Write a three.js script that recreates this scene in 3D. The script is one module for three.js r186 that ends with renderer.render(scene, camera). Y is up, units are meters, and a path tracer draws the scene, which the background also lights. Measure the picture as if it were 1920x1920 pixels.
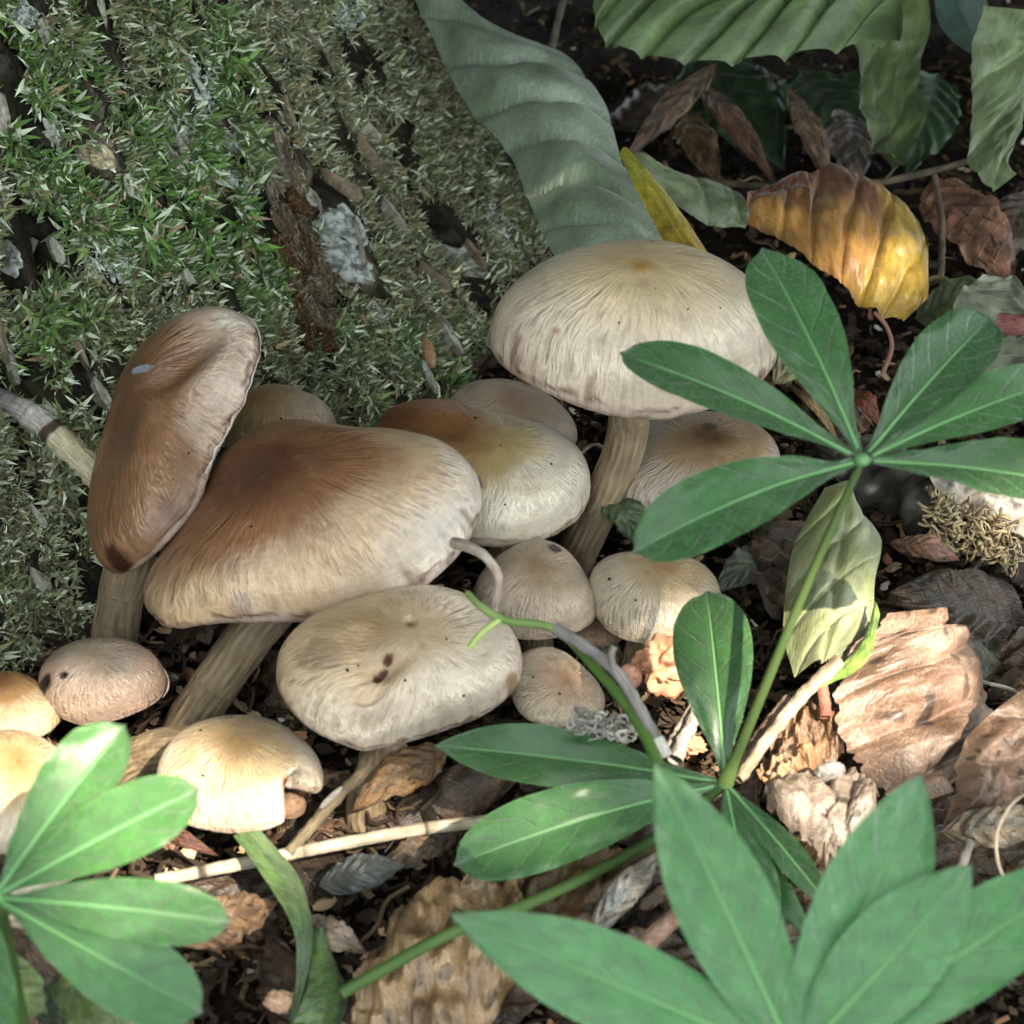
import * as THREE from 'three';
import { ImprovedNoise } from 'three/addons/math/ImprovedNoise.js';
import { mergeGeometries, mergeVertices } from 'three/addons/utils/BufferGeometryUtils.js';

// ---------------------------------------------------------------- camera, sky, sun, exposure
const V = (x, y, z) => new THREE.Vector3(x, y, z);
const FOV = 30, PITCH = 32 * Math.PI / 180, EYE = V(0, 0.19, 0.305);
const TH = Math.tan(FOV / 2 * Math.PI / 180), FW = V(0, -Math.sin(PITCH), -Math.cos(PITCH)), UPV = V(0, Math.cos(PITCH), -Math.sin(PITCH));
const ray = (px, py) => FW.clone().addScaledVector(V(1, 0, 0), (px - 960) / 960 * TH).addScaledVector(UPV, (960 - py) / 960 * TH);
const P = (px, py, d) => EYE.clone().addScaledVector(ray(px, py), d);                 // a point at a distance along the view
const G = (px, py, y = 0) => { const r = ray(px, py); return EYE.clone().addScaledVector(r, (y - EYE.y) / r.y); };   // a point at a height
const proj = (p) => { const q = p.clone().sub(EYE), d = q.dot(FW); return [960 + q.x / d / TH * 960, 960 - q.dot(UPV) / d / TH * 960, d]; };
// cap: a dome of radius R(angle), height H on axis a; q = [tiltx, tiltz, R, H, h2c, h2s, h3c, h3s, w2c, w2s, w3c, w3s, au, av, flat]
function capFrame(tx, tz) { const a = V(tx, 1, tz).normalize(), u = V(1, 0, 0).addScaledVector(a, -a.x).normalize(); return [a, u, V().crossVectors(u, a)]; }
function capPoint(q, fr, c, s, th, out) {
  const [, , R, H, h2c, h2s, h3c, h3s, w2c, w2s, w3c, w3s, au, av, flat] = q, [a, u, v] = fr;
  const rr = R * (1 + h2c * Math.cos(2 * th) + h2s * Math.sin(2 * th) + h3c * Math.cos(3 * th) + h3s * Math.sin(3 * th));
  const k = Math.min(s, 1) * Math.PI / 2, rho = Math.sin(k), hh = H * Math.pow(Math.max(0, Math.cos(k)), flat);
  const w = rho * rho * R * (w2c * Math.cos(2 * th) + w2s * Math.sin(2 * th) + w3c * Math.cos(3 * th) + w3s * Math.sin(3 * th));
  const x = rr * rho * Math.cos(th) + au * R * (1 - rho * rho), y = rr * rho * Math.sin(th) + av * R * (1 - rho * rho);
  return out.copy(c).addScaledVector(u, x).addScaledVector(v, y).addScaledVector(a, hh + w);
}
const camera = new THREE.PerspectiveCamera(FOV, 1, 0.02, 60);
camera.position.copy(EYE); camera.lookAt(EYE.clone().add(FW)); camera.focus = 0.335; camera.userData.fStop = 44;
const scene = new THREE.Scene();
const SUN = V(0.34, 0.69, 0.62).normalize();
{
  const W = 64, H = 32, d = new Float32Array(W * H * 4);
  for (let j = 0; j < H; j++) for (let i = 0; i < W; i++) {
    const e = Math.sin(((j + 0.5) / H - 0.5) * Math.PI), l = e > 0 ? 0.42 + 0.58 * e : 0.1, k = (j * W + i) * 4;
    d[k] = 0.92 * l; d[k + 1] = 1.0 * l; d[k + 2] = 1.02 * l; d[k + 3] = 1;
  }
  const sky = new THREE.DataTexture(d, W, H, THREE.RGBAFormat, THREE.FloatType);
  sky.mapping = THREE.EquirectangularReflectionMapping; sky.magFilter = THREE.LinearFilter; sky.needsUpdate = true;
  scene.background = sky; scene.environment = sky; scene.environmentIntensity = 0.8; scene.backgroundIntensity = 0.8;
}
const sun = new THREE.DirectionalLight(0xfff1dc, 1.9);
sun.position.copy(SUN).multiplyScalar(3); sun.target.position.set(0, 0, 0); sun.castShadow = true; sun.shadow.radius = 1;
sun.shadow.mapSize.set(4096, 4096);
Object.assign(sun.shadow.camera, { left: -0.5, right: 0.5, top: 0.5, bottom: -0.5, near: 0.5, far: 6 });
scene.add(sun, sun.target);
const renderer = new THREE.WebGLRenderer({ antialias: true });
renderer.shadowMap.enabled = true; renderer.toneMapping = THREE.LinearToneMapping; renderer.toneMappingExposure = 9;

// ---------------------------------------------------------------- helpers
let seed = 20240611;
const rnd = () => { seed = seed + 0x6D2B79F5 | 0; let t = Math.imul(seed ^ seed >>> 15, 1 | seed); t = t + Math.imul(t ^ t >>> 7, 61 | t) ^ t; return ((t ^ t >>> 14) >>> 0) / 4294967296; };
const rr = (a, b) => a + (b - a) * rnd();
const { clamp, lerp, smoothstep } = THREE.MathUtils;
const pn = new ImprovedNoise(), N3 = (x, y, z = 0.37) => pn.noise(x + 71.3, y + 19.7, z + 5.1);
const fbm = (x, y, z = 0.4, o = 3) => { let s = 0, a = 1, t = 0; for (let i = 0; i < o; i++) { s += a * N3(x, y, z); t += a; a *= 0.5; x *= 2.03; y *= 2.03; z = z * 2.03 + 3.1; } return s / t; };
// noise that repeats after n cells in x
const tileN = (u, n, y, z) => { const f = u * n, k = u; return N3(f, y, z) * (1 - k) + N3(f - n, y, z) * k; };
const mix3 = (a, b, t) => [lerp(a[0], b[0], t), lerp(a[1], b[1], t), lerp(a[2], b[2], t)];
const names = new Map();
const numbered = (n) => { const k = names.get(n) ?? 0; names.set(n, k + 1); return k ? n + '_' + String(k).padStart(3, '0') : n; };
function thing(name, label, category, base = V(0, 0, 0), group) {
  const o = new THREE.Group(); o.name = numbered(name); o.position.copy(base); scene.add(o);
  o.userData = { label, category }; if (group) o.userData.group = group;
  return o;
}
// a mesh built in world places, hung under its thing (or part)
function part(name, geo, mat, parent, label) {
  const m = new THREE.Mesh(geo, mat); m.name = name; m.castShadow = m.receiveShadow = true;
  if (parent) { let b = V(); for (let p = parent; p; p = p.parent) b.add(p.position); geo.translate(-b.x, -b.y, -b.z); parent.add(m); }
  if (label) m.userData.label = label;
  return m;
}
function single(name, geo, mat, label, category, group) {
  geo.computeBoundingBox(); const c = geo.boundingBox.getCenter(V()); c.y = geo.boundingBox.min.y; geo.translate(-c.x, -c.y, -c.z);
  const m = new THREE.Mesh(geo, mat); m.name = numbered(name); m.position.copy(c); m.castShadow = m.receiveShadow = true; scene.add(m);
  m.userData = { label, category }; if (group) m.userData.group = group;
  return m;
}
function struct(name, geo, mat, kind = 'structure') {
  const m = new THREE.Mesh(geo, mat); m.name = name; m.castShadow = m.receiveShadow = true; m.userData.kind = kind; scene.add(m); return m;
}
// grid surface from f(i/nu, j/nv, out) with colour c(u, v, p) and uv
function sheet(nu, nv, f, col, uvf) {
  const pos = [], uv = [], cl = [], ix = [], p = V();
  for (let j = 0; j <= nv; j++) for (let i = 0; i <= nu; i++) {
    const u = i / nu, v = j / nv; f(u, v, p); pos.push(p.x, p.y, p.z);
    const t = uvf ? uvf(u, v) : [u, v]; uv.push(t[0], t[1]);
    if (col) { const c = col(u, v, p); cl.push(Math.max(0.002, c[0]), Math.max(0.002, c[1]), Math.max(0.002, c[2])); }
  }
  const w = nu + 1;
  for (let j = 0; j < nv; j++) for (let i = 0; i < nu; i++) { const a = j * w + i; ix.push(a, a + 1, a + w, a + 1, a + w + 1, a + w); }
  const g = new THREE.BufferGeometry(); g.setIndex(ix);
  g.setAttribute('position', new THREE.Float32BufferAttribute(pos, 3)); g.setAttribute('uv', new THREE.Float32BufferAttribute(uv, 2));
  if (col) g.setAttribute('color', new THREE.Float32BufferAttribute(cl, 3));
  g.computeVertexNormals(); return g;
}
// sheet closed in u: share normals over the seam
function closeNormals(g, nu, nv) {
  const n = g.attributes.normal; for (let j = 0; j <= nv; j++) { const a = j * (nu + 1), b = a + nu; const x = n.getX(a) + n.getX(b), y = n.getY(a) + n.getY(b), z = n.getZ(a) + n.getZ(b), l = Math.hypot(x, y, z) || 1; n.setXYZ(a, x / l, y / l, z / l); n.setXYZ(b, x / l, y / l, z / l); }
  return g;
}
const spline = (pts) => new THREE.CatmullRomCurve3(pts, false, 'centripetal');
// tapering tube along points, radius r(t), with bumps
function tube(pts, r, seg = 40, rad = 10, col, rough = 0, vlen = 1) {
  const c = spline(pts), fr = c.computeFrenetFrames(seg, false), ph = rnd() * 100;
  const g = sheet(rad, seg, (u, v, p) => {
    const k = Math.round(v * seg), th = u * 2 * Math.PI, q = c.getPointAt(v);
    let w = typeof r === 'function' ? r(v) : r; if (rough) w *= 1 + rough * N3(Math.cos(th) * 1.5 + ph, Math.sin(th) * 1.5, v * seg * 0.35);
    p.copy(q).addScaledVector(fr.normals[k], Math.cos(th) * w).addScaledVector(fr.binormals[k], Math.sin(th) * w);
  }, col && ((u, v, p) => col(v, u, p)), (u, v) => [u, v * vlen]);
  return closeNormals(g, rad, seg);
}
const interp = (tab, t) => { // smooth table lookup [[t, v], ...]
  let i = 0; while (i < tab.length - 2 && t > tab[i + 1][0]) i++;
  const [t0, v0] = tab[i], [t1, v1] = tab[i + 1], k = clamp((t - t0) / (t1 - t0), 0, 1);
  const p = tab[Math.max(0, i - 1)], n = tab[Math.min(tab.length - 1, i + 2)], m0 = (v1 - p[1]) / Math.max(1e-6, t1 - p[0]) * (t1 - t0), m1 = (n[1] - v0) / Math.max(1e-6, n[0] - t0) * (t1 - t0);
  return v0 + m0 * (k * k * k - 2 * k * k + k) + (v1 - v0) * (3 * k * k - 2 * k * k * k) + m1 * (k * k * k - k * k);
};
const pxAt = (p, dir) => { const a = proj(p), b = proj(p.clone().addScaledVector(dir, 0.001)); return Math.hypot(a[0] - b[0], a[1] - b[1]) * 1000; };   // pixels per metre along dir

// ---------------------------------------------------------------- textures
function tex(w, h, f, srgb = true, rep) {
  const d = new Uint8Array(w * h * 4);
  for (let y = 0; y < h; y++) for (let x = 0; x < w; x++) { const c = f((x + 0.5) / w, (y + 0.5) / h), k = (y * w + x) * 4; for (let i = 0; i < 3; i++) d[k + i] = clamp((Array.isArray(c) ? c[i] : c) * 255, 0, 255); d[k + 3] = 255; }
  const t = new THREE.DataTexture(d, w, h); t.wrapS = t.wrapT = THREE.RepeatWrapping; t.magFilter = THREE.LinearFilter; t.minFilter = THREE.LinearMipmapLinearFilter; t.generateMipmaps = true;
  if (srgb) t.colorSpace = THREE.SRGBColorSpace; if (rep) t.repeat.set(...rep); t.needsUpdate = true; return t;
}
// mushroom skin: fine wandering radial fibrils (u round the cap, v apex to rim)
const fib = (u, v) => {
  const uw = u + 0.006 * tileN(u, 8, v * 5, 2) + 0.003 * tileN(u, 40, v * 16, 8);
  const u1 = uw - Math.floor(uw);
  const a = 1 - Math.abs(tileN(u1, 105, v * 6, 1.3)) * 2.6, b = 1 - Math.abs(tileN(u1, 210, v * 12, 4.7)) * 2.6;
  const f = smoothstep(v, 0.06, 0.35);
  return clamp(0.5 + f * (0.34 * Math.max(-1, a) + 0.26 * Math.max(-1, b)) * (0.55 + 0.8 * tileN(u, 6, v * 4, 9)), 0, 1);
};
const W1 = 2048, H1 = 512, fibA = new Float32Array(W1 * H1);
for (let y = 0; y < H1; y++) for (let x = 0; x < W1; x++) fibA[y * W1 + x] = fib((x + 0.5) / W1, (y + 0.5) / H1);
const fibAt = (u, v) => fibA[Math.min(H1 - 1, v * H1 | 0) * W1 + Math.min(W1 - 1, u * W1 | 0)];
const T = {};
T.cap = tex(W1, H1, (u, v) => { const f = fibAt(u, v), m = 0.05 * tileN(u, 14, v * 9, 3) + 0.035 * tileN(u, 120, v * 60, 6); const l = 0.6 + 0.44 * f + 1.5 * m; return [l, l * 0.985, l * 0.955]; });
T.capB = tex(W1, H1, (u, v) => fibAt(u, v) * 0.8 + 0.1 + 0.1 * tileN(u, 60, v * 40, 5), false);
T.stem = tex(256, 512, (u, v) => { const l = 0.84 + 0.26 * tileN(u, 30, v * 3, 1) + 0.06 * tileN(u, 9, v * 14, 4); return [l, l * 0.98, l * 0.94]; });
// narrow whorl leaf: pale midrib, faint side veins and net
const veinsW = (u, v) => {
  const q = Math.abs(u - 0.5) * 2, mid = Math.exp(-((q / 0.045) ** 2));
  const side = 1 - Math.abs(((v * 7 - q * 1.5 + 0.25 * N3(u * 4, v * 5, 2)) % 1 + 1) % 1 - 0.5) * 2, s = Math.exp(-(((1 - side) / 0.1) ** 2)) * smoothstep(q, 0.05, 0.3);
  const net = 1 - Math.min(1, Math.abs(N3(u * 16, v * 34, 3)) * 7);
  return [mid, s, net];
};
T.wood = tex(512, 1024, (u, v) => {
  const [m, s, n] = veinsW(u, v), l = 0.8 + 0.16 * fbm(u * 6, v * 12, 1.2) + 0.07 * N3(u * 60, v * 120, 2), k = m * 0.3 + s * 0.3 + n * 0.28, dot = smoothstep(N3(u * 22, v * 44, 8), 0.62, 0.72) * 0.5;
  const e = smoothstep(Math.abs(u - 0.5), 0.478, 0.495) * 0.5; return [l * 0.9 + k * 0.7 + dot + e, l + k * 0.25 + dot * 0.6 + e * 0.4, l * 0.9 + k * 0.55 + dot + e * 0.7];
});
T.woodB = tex(512, 1024, (u, v) => { const [m, s, n] = veinsW(u, v); return 0.55 - 0.45 * m - 0.3 * s - 0.14 * n + 0.16 * fbm(u * 7, v * 14, 6); }, false);
// broad leaf: ribs across from the midrib, mottled
const veinsB = (u, v) => { const s = ((v * 9 - u * 2.2 + 0.12 * N3(u * 3, v * 5, 2)) % 1 + 1) % 1, d = Math.min(s, 1 - s); return Math.exp(-((d / 0.045) ** 2)); };
T.beech = tex(512, 1024, (u, v) => { const s = veinsB(u, v), m = fbm(u * 5, v * 9, 3, 4), l = 0.76 + 0.3 * m + 0.1 * N3(u * 50, v * 90, 3) + 0.12 * s - 0.1 * smoothstep(N3(u * 9, v * 14, 7), 0.3, 0.5); return [l, l, l * 0.98]; });
T.beechB = tex(512, 1024, (u, v) => 0.5 + 0.35 * veinsB(u, v) + 0.2 * fbm(u * 12, v * 22, 2) + 0.1 * N3(u * 60, v * 110, 2), false);
T.dead = tex(512, 512, (u, v) => {
  const s = veinsB(u, v), m = fbm(u * 4, v * 6, 8, 4), n = 1 - Math.min(1, Math.abs(N3(u * 24, v * 30, 4)) * 5);
  const l = 0.68 + 0.42 * m + 0.12 * s + 0.12 * n - 0.35 * smoothstep(N3(u * 11, v * 11, 1), 0.35, 0.5) + 0.1 * N3(u * 70, v * 70, 2), g = 0.12 * N3(u * 3, v * 3, 11);
  return [l * (1.02 + g), l * 0.97, l * (0.9 - g)];
});
T.deadB = tex(512, 512, (u, v) => 0.5 + 0.3 * veinsB(u, v) + 0.3 * fbm(u * 9, v * 12, 5, 4) - 0.15 * (1 - Math.min(1, Math.abs(N3(u * 24, v * 30, 4)) * 5)), false);
T.deadP = tex(1024, 1024, (u, v) => { const m = fbm(u * 14, v * 14, 8, 4), n = 1 - Math.min(1, Math.abs(N3(u * 75, v * 75, 4)) * 6), l = 0.74 + 0.34 * m + 0.12 * n + 0.1 * N3(u * 220, v * 220, 2) - 0.3 * smoothstep(N3(u * 24, v * 24, 1), 0.32, 0.5); return [l, l * 0.97, l * 0.93]; });
T.leafP = tex(512, 512, (u, v) => { const n = 1 - Math.min(1, Math.abs(N3(u * 60, v * 60, 4)) * 6), l = 0.84 + 0.2 * fbm(u * 12, v * 12, 8, 4) + 0.1 * n + 0.08 * N3(u * 170, v * 170, 2); return [l, l, l * 0.98]; });
T.bark = tex(1024, 1024, (u, v) => { const m = tileN(u, 24, v * 7, 2), n = tileN(u, 90, v * 40, 5), l = 0.62 + 0.5 * m + 0.35 * n, w = smoothstep(tileN(u, 16, v * 12, 9), 0.22, 0.42) * 0.5; return [l + w, l * 0.96 + w, l * 0.9 + w]; });
T.barkB = tex(1024, 1024, (u, v) => 0.5 + 0.5 * tileN(u, 24, v * 7, 2) + 0.3 * tileN(u, 90, v * 40, 5) + 0.15 * tileN(u, 200, v * 120, 1), false);
T.soil = tex(512, 512, (u, v) => { const l = 0.62 + 0.4 * tileN(u, 20, v * 20, 1) + 0.35 * tileN(u, 60, v * 60, 4) + 0.2 * tileN(u, 150, v * 150, 2); return [l, l * 0.94, l * 0.85]; });

// ---------------------------------------------------------------- materials
const std = (o) => new THREE.MeshStandardMaterial({ side: THREE.DoubleSide, ...o });
const phy = (o) => new THREE.MeshPhysicalMaterial({ side: THREE.DoubleSide, ...o });
const M = {
  cap: phy({ name: 'cap_skin', vertexColors: true, map: T.cap, bumpMap: T.capB, bumpScale: 0.0006, roughness: 0.37, specularIntensity: 1 }),
  gill: std({ name: 'gills', vertexColors: true, roughness: 0.85 }),
  stem: std({ name: 'stem_flesh', vertexColors: true, map: T.stem, bumpMap: T.stem, bumpScale: 0.0006, roughness: 0.7 }),
  wood: (c, r = 0.3, tr = 0.3) => phy({ name: 'green_leaf', color: new THREE.Color().setRGB(...c), map: T.wood, bumpMap: T.woodB, bumpScale: 0.0008, roughness: 0.92, transmission: tr, clearcoat: 0.6, clearcoatRoughness: r }),
  beech: (r = 0.45, tr = 0.2) => phy({ name: 'beech_leaf', vertexColors: true, map: T.beech, bumpMap: T.beechB, bumpScale: 0.0005, roughness: 0.92, transmission: tr, clearcoat: 0.8, clearcoatRoughness: r }),
  dead: std({ name: 'dead_leaf', vertexColors: true, map: T.dead, bumpMap: T.deadB, bumpScale: 0.0004, roughness: 0.5 }),
  bark: phy({ name: 'bark', vertexColors: true, map: T.bark, bumpMap: T.barkB, bumpScale: 0.001, roughness: 0.9, specularIntensity: 0.35 }),
  soil: phy({ name: 'soil', vertexColors: true, map: T.soil, bumpMap: T.soil, bumpScale: 0.001, roughness: 0.95, specularIntensity: 0.2 }),
  plain: std({ name: 'plant_fibre', vertexColors: true, roughness: 0.75 }),
  twig: std({ name: 'twig_bark', vertexColors: true, map: T.stem, bumpMap: T.stem, bumpScale: 0.0003, roughness: 0.85 }),
};
const cst = (c) => () => c;
// ---------------------------------------------------------------- ground
const groundY = (x, z) => {
  const m = 0.004 * N3(x * 22, z * 22, 1) + 0.0022 * N3(x * 70, z * 70, 2) + 0.0009 * N3(x * 230, z * 230, 3);
  return m - 0.003 + 0.03 * smoothstep(Math.hypot(x, z - 0.1), 0.6, 3) * (1 + N3(x * 2, z * 2, 5));
};
{
  const warp = (t, c, near, far, k) => { const s = t * 2 - 1; return c + near * s + (far - near) * Math.sign(s) * Math.abs(s) ** k; };
  struct('ground', sheet(260, 300, (u, v, p) => { const x = warp(u, 0, 0.2, 6, 9), z = warp(v, -0.02, 0.3, 6, 9); p.set(x, groundY(x, z), z); },
    (u, v, p) => mix3([0.01, 0.0075, 0.005], [0.032, 0.023, 0.015], clamp(0.5 + fbm(p.x * 40, p.z * 40, 7), 0, 1)), (u, v) => [warp(u, 0, 0.2, 6, 9) * 12, warp(v, -0.02, 0.3, 6, 9) * 12]), M.soil);
}
// ---------------------------------------------------------------- the mossy trunk
const AX = -0.247, AZ = -0.1525, TH0 = 0.631;
const trunkR0 = (y) => 0.17 + 0.082 * Math.exp(-Math.max(y, -0.03) / 0.09) - 0.02 * smoothstep(y, 0.2, 1.4);
const fissure = (g, y) => Math.exp(-((N3(g * 60, y * 9, 12) / 0.09) ** 2)) * smoothstep(N3(g * 30, y * 22, 15), -0.12, 0.25);
const CRACK = [];   // [metres round the foot, height, reach] of the deep holes between the bark ridges
const crack = (a, y) => { let c = 0; for (const [ca, cy, r] of CRACK) { const e = ((a - ca) ** 2 + (y - cy) ** 2) / (r * r); if (e < 5) c = Math.max(c, Math.exp(-e)); } return c; };
function trunkR(th, y) {
  const a = (th - TH0) * 0.24;   // metres round the foot
  const grain = a + 0.05 * y + 0.006 * N3(a * 18, y * 18, 4);
  let r = trunkR0(y) + 0.009 * N3(grain * 34, y * 7, 2) + 0.005 * N3(grain * 90, y * 26, 6) + 0.0015 * N3(grain * 220, y * 90, 8);
  r -= 0.009 * fissure(grain, y) + 0.009 * crack(a, y);   // fissures of the bark
  return r;
}
const HOLES = [];
const trunkP = (th, y, out = V()) => { const r = trunkR(th, y); return out.set(AX + Math.cos(th) * r, y, AZ + Math.sin(th) * r); };
const trunkN = (th, y) => { const a = trunkP(th, y), b = trunkP(th + 0.02, y), c = trunkP(th, y + 0.005); return b.sub(a).cross(c.sub(a)).normalize().negate(); };
function trunkHit(px, py) { // (angle, height) where a line of sight meets the trunk
  const r = ray(px, py), p = V();
  for (let d = 0.15; d < 0.9; d += 0.0008) { p.copy(EYE).addScaledVector(r, d); const th = Math.atan2(p.z - AZ, p.x - AX); if (Math.hypot(p.x - AX, p.z - AZ) < trunkR(th, p.y)) return [th, p.y]; }
  return null;
}
for (const l of [[[588, 240], [606, 300], [614, 350], [624, 420], [634, 490], [642, 560]], [[20, 60], [60, 90], [85, 130]], [[155, 165], [182, 215], [165, 250]], [[140, 290], [170, 335]], [[200, 365], [245, 385], [275, 375]], [[440, 55], [450, 100]], [[430, 150], [440, 190]], [[520, 70], [512, 105]], [[340, 400], [345, 450]], [[90, 480], [100, 540]], [[420, 440], [470, 480]], [[700, 440], [712, 480]], [[240, 200], [215, 245]], [[30, 640], [60, 700]]])
  for (let i = 0; i + 1 < l.length; i++) for (let k = 0; k < 4; k++) { const h = trunkHit(lerp(l[i][0], l[i + 1][0], k / 4), lerp(l[i][1], l[i + 1][1], k / 4)); if (h) l.found = [...(l.found ?? []), [(h[0] - TH0) * 0.24, h[1], 0.0019 + 0.0008 * N3(i * 3.1, k * 1.7, l[0][0])]]; if (i + 2 === l.length && k === 3) HOLES.push(...(l.found ?? [])); }
CRACK.push(...HOLES);
const BARE = [[510, 265, 24], [540, 320, 34], [560, 390, 38], [570, 450, 40], [575, 520, 42], [585, 590, 36], [345, 120, 20], [370, 180, 26], [400, 250, 24], [425, 330, 22], [150, 210, 34], [190, 300, 26], [650, 430, 34], [655, 500, 34]]
  .map(([x, y, r]) => { const h = trunkHit(x, y); return h && [trunkP(...h), r / 6800]; }).filter(Boolean);
const bareness = (p) => { let b = 0; for (const [q, r] of BARE) b = Math.max(b, 1 - smoothstep(p.distanceTo(q), r * 0.7, r * 1.5)); return b; };
const trunk = thing('mossy_tree_trunk', 'mossy foot of a thick tree trunk standing behind the mushroom cluster', 'tree', V(AX, -0.02, AZ));
{
  const c0 = [0.016, 0.015, 0.011], c1 = [0.07, 0.065, 0.05], c2 = [0.3, 0.27, 0.22];
  const col = (u, v, p) => { const n = 0.5 + fbm(p.x * 90, p.y * 40, p.z * 90), b = bareness(p); return mix3(mix3(c0, c1, clamp(n, 0, 1)), c2, clamp(b * (n * 0.9), 0, 1)); };
  part('bark', sheet(420, 190, (u, v, p) => trunkP(TH0 - 1.3 + 2.6 * u, -0.02 + 0.2 * v, p), col, (u, v) => [u * 14, v * 4]), M.bark, trunk);
  part('bark', sheet(140, 60, (u, v, p) => trunkP(TH0 + 1.3 + (2 * Math.PI - 2.6) * u, -0.02 + 0.2 * v, p), col, (u, v) => [u * 6, v]), M.bark, trunk);
  part('bark', closeNormals(sheet(240, 90, (u, v, p) => trunkP(TH0 + 1.3 + 2 * Math.PI * u, 0.18 + 1.4 * v * v, p), col, (u, v) => [u * 8, v * 6]), 240, 90), M.bark, trunk);
  // bare flakes of bark that stand proud of the moss
  for (let k = 0; k < 70; k++) {
    const t = rnd(), px = lerp(505, 592, t) + rr(-40, 34) * (0.5 + t * 0.5), py = lerp(262, 640, t), h = trunkHit(px, py); if (!h) continue;
    const n = trunkN(...h), q = trunkP(...h).addScaledVector(n, 0.0012), up = V(-0.1, 1, 0.05).addScaledVector(n, -V(-0.1, 1, 0.05).dot(n)).normalize(), sd = V().crossVectors(up, n), L = rr(0.0022, 0.0058), w = rr(0.0009, 0.0021), d = rr(0.0008, 0.0024), ph = rnd() * 50;
    const tone = rnd(), base = tone < 0.55 ? [0.66, 0.56, 0.4] : tone < 0.75 ? [0.36, 0.22, 0.12] : [0.8, 0.76, 0.66];
    part('bark_flake', closeNormals(sheet(9, 8, (u, v, p) => {
      const a = u * 2 * Math.PI, f = Math.sin(Math.min(1, v * 1.15) * Math.PI / 2), z = v < 0.55 ? -0.4 : 1 - (v - 0.55) * 0.5, rad = v < 0.55 ? 0.9 + 0.1 * v : Math.max(0, (1 - v) / 0.45) ** 0.6, e = 1 + 0.45 * N3(Math.cos(a) * 1.7 + ph, Math.sin(a) * 1.7, 2);
      p.copy(q).addScaledVector(up, Math.sin(a) * L * rad * e).addScaledVector(sd, Math.cos(a) * w * rad * e).addScaledVector(n, d * (z + 0.5 * N3(a * 1.3, v * 4, ph)));
    }, (u, v, p) => mix3(base, [0.1, 0.075, 0.05], clamp(0.2 + 1.2 * fbm(p.x * 500, p.y * 300, p.z * 500), 0, 1))), 9, 8), M.bark, trunk);
  }
  const LICHEN = [];
  for (let k = 0; k < 150; k++) {   // slivers of grey bark between the tufts
    const th = TH0 + rr(-0.4, 0.6), y = rr(0.0, 0.105), a0 = (th - TH0) * 0.24, n = trunkN(th, y), q = trunkP(th, y).addScaledVector(n, 0.001), up = V(-0.15, 1, 0.05), L = rr(0.002, 0.006), w = rr(0.0006, 0.0014), d = rr(0.0006, 0.0018), ph = rnd() * 50; up.addScaledVector(n, -up.dot(n)).normalize(); const sd = V().crossVectors(up, n), base = rnd() < 0.6 ? [0.5, 0.52, 0.47] : rnd() < 0.5 ? [0.34, 0.28, 0.2] : [0.66, 0.66, 0.6];
    part('bark_sliver', closeNormals(sheet(8, 6, (u, v, p) => { const a = u * 6.28319, rad = v < 0.5 ? 0.9 : Math.max(0, (1 - v) / 0.5) ** 0.6, e = 1 + 0.5 * N3(Math.cos(a) * 1.7 + ph, Math.sin(a) * 1.7, 2); p.copy(q).addScaledVector(up, Math.sin(a) * L * rad * e).addScaledVector(sd, Math.cos(a) * w * rad * e).addScaledVector(n, d * ((v < 0.5 ? -0.6 : 1) + 0.6 * N3(a, v * 4, ph))); },
      (u, v, p) => mix3(base, [0.08, 0.07, 0.05], clamp(0.25 + 1.4 * fbm(p.x * 500, p.y * 300, p.z * 500), 0, 1))), 8, 6), M.twig, trunk);
  }
  // pale crusts of lichen
  for (const [px, py, r, c] of [[372, 185, 26, 0], [352, 130, 20, 0], [402, 262, 22, 0], [330, 232, 14, 1], [432, 335, 18, 1], [650, 425, 30, 1], [655, 498, 28, 1], [628, 460, 18, 1], [648, 28, 24, 2], [45, 30, 22, 1], [205, 490, 26, 1], [838, 480, 22, 2], [855, 500, 16, 2], [180, 290, 22, 3], [100, 250, 20, 2], [12, 478, 22, 1], [590, 560, 16, 2], [700, 590, 18, 2], [915, 420, 26, 2], [940, 455, 20, 2]]) {
    const h = trunkHit(px, py); if (!h) continue; const ph = rnd() * 60, R = r / 9300;
    const base = [[0.44, 0.5, 0.44], [0.46, 0.5, 0.47], [0.38, 0.38, 0.33], [0.42, 0.36, 0.22]][c]; LICHEN.push([trunkP(...h), R * 1.7, base]);
    part('lichen_patch', sheet(56, 18, (u, v, p) => {
      const a = u * 2 * Math.PI, rad = v * R * (1 + 0.5 * fbm(Math.cos(a) * 1.9 + ph, Math.sin(a) * 1.9, 1, 4) * 1.5), th = h[0] + Math.cos(a) * rad / 0.23, y = h[1] + Math.sin(a) * rad * 1.2;
      trunkP(th, y, p); p.addScaledVector(trunkN(th, y), 0.0011 * (1 - v ** 4) * (0.3 + 1.1 * Math.abs(N3(p.x * 900, p.y * 900, p.z * 900)) + 0.9 * N3(p.x * 2200, p.y * 2200, p.z * 2200)) - (v > 0.99 ? 0.0006 : 0));
    }, (u, v, p) => mix3(base, [0.07, 0.075, 0.06], clamp(0.25 + 2.4 * N3(p.x * 700, p.y * 700, p.z * 700), 0, 0.8))), M.plain, trunk);
  }
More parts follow.
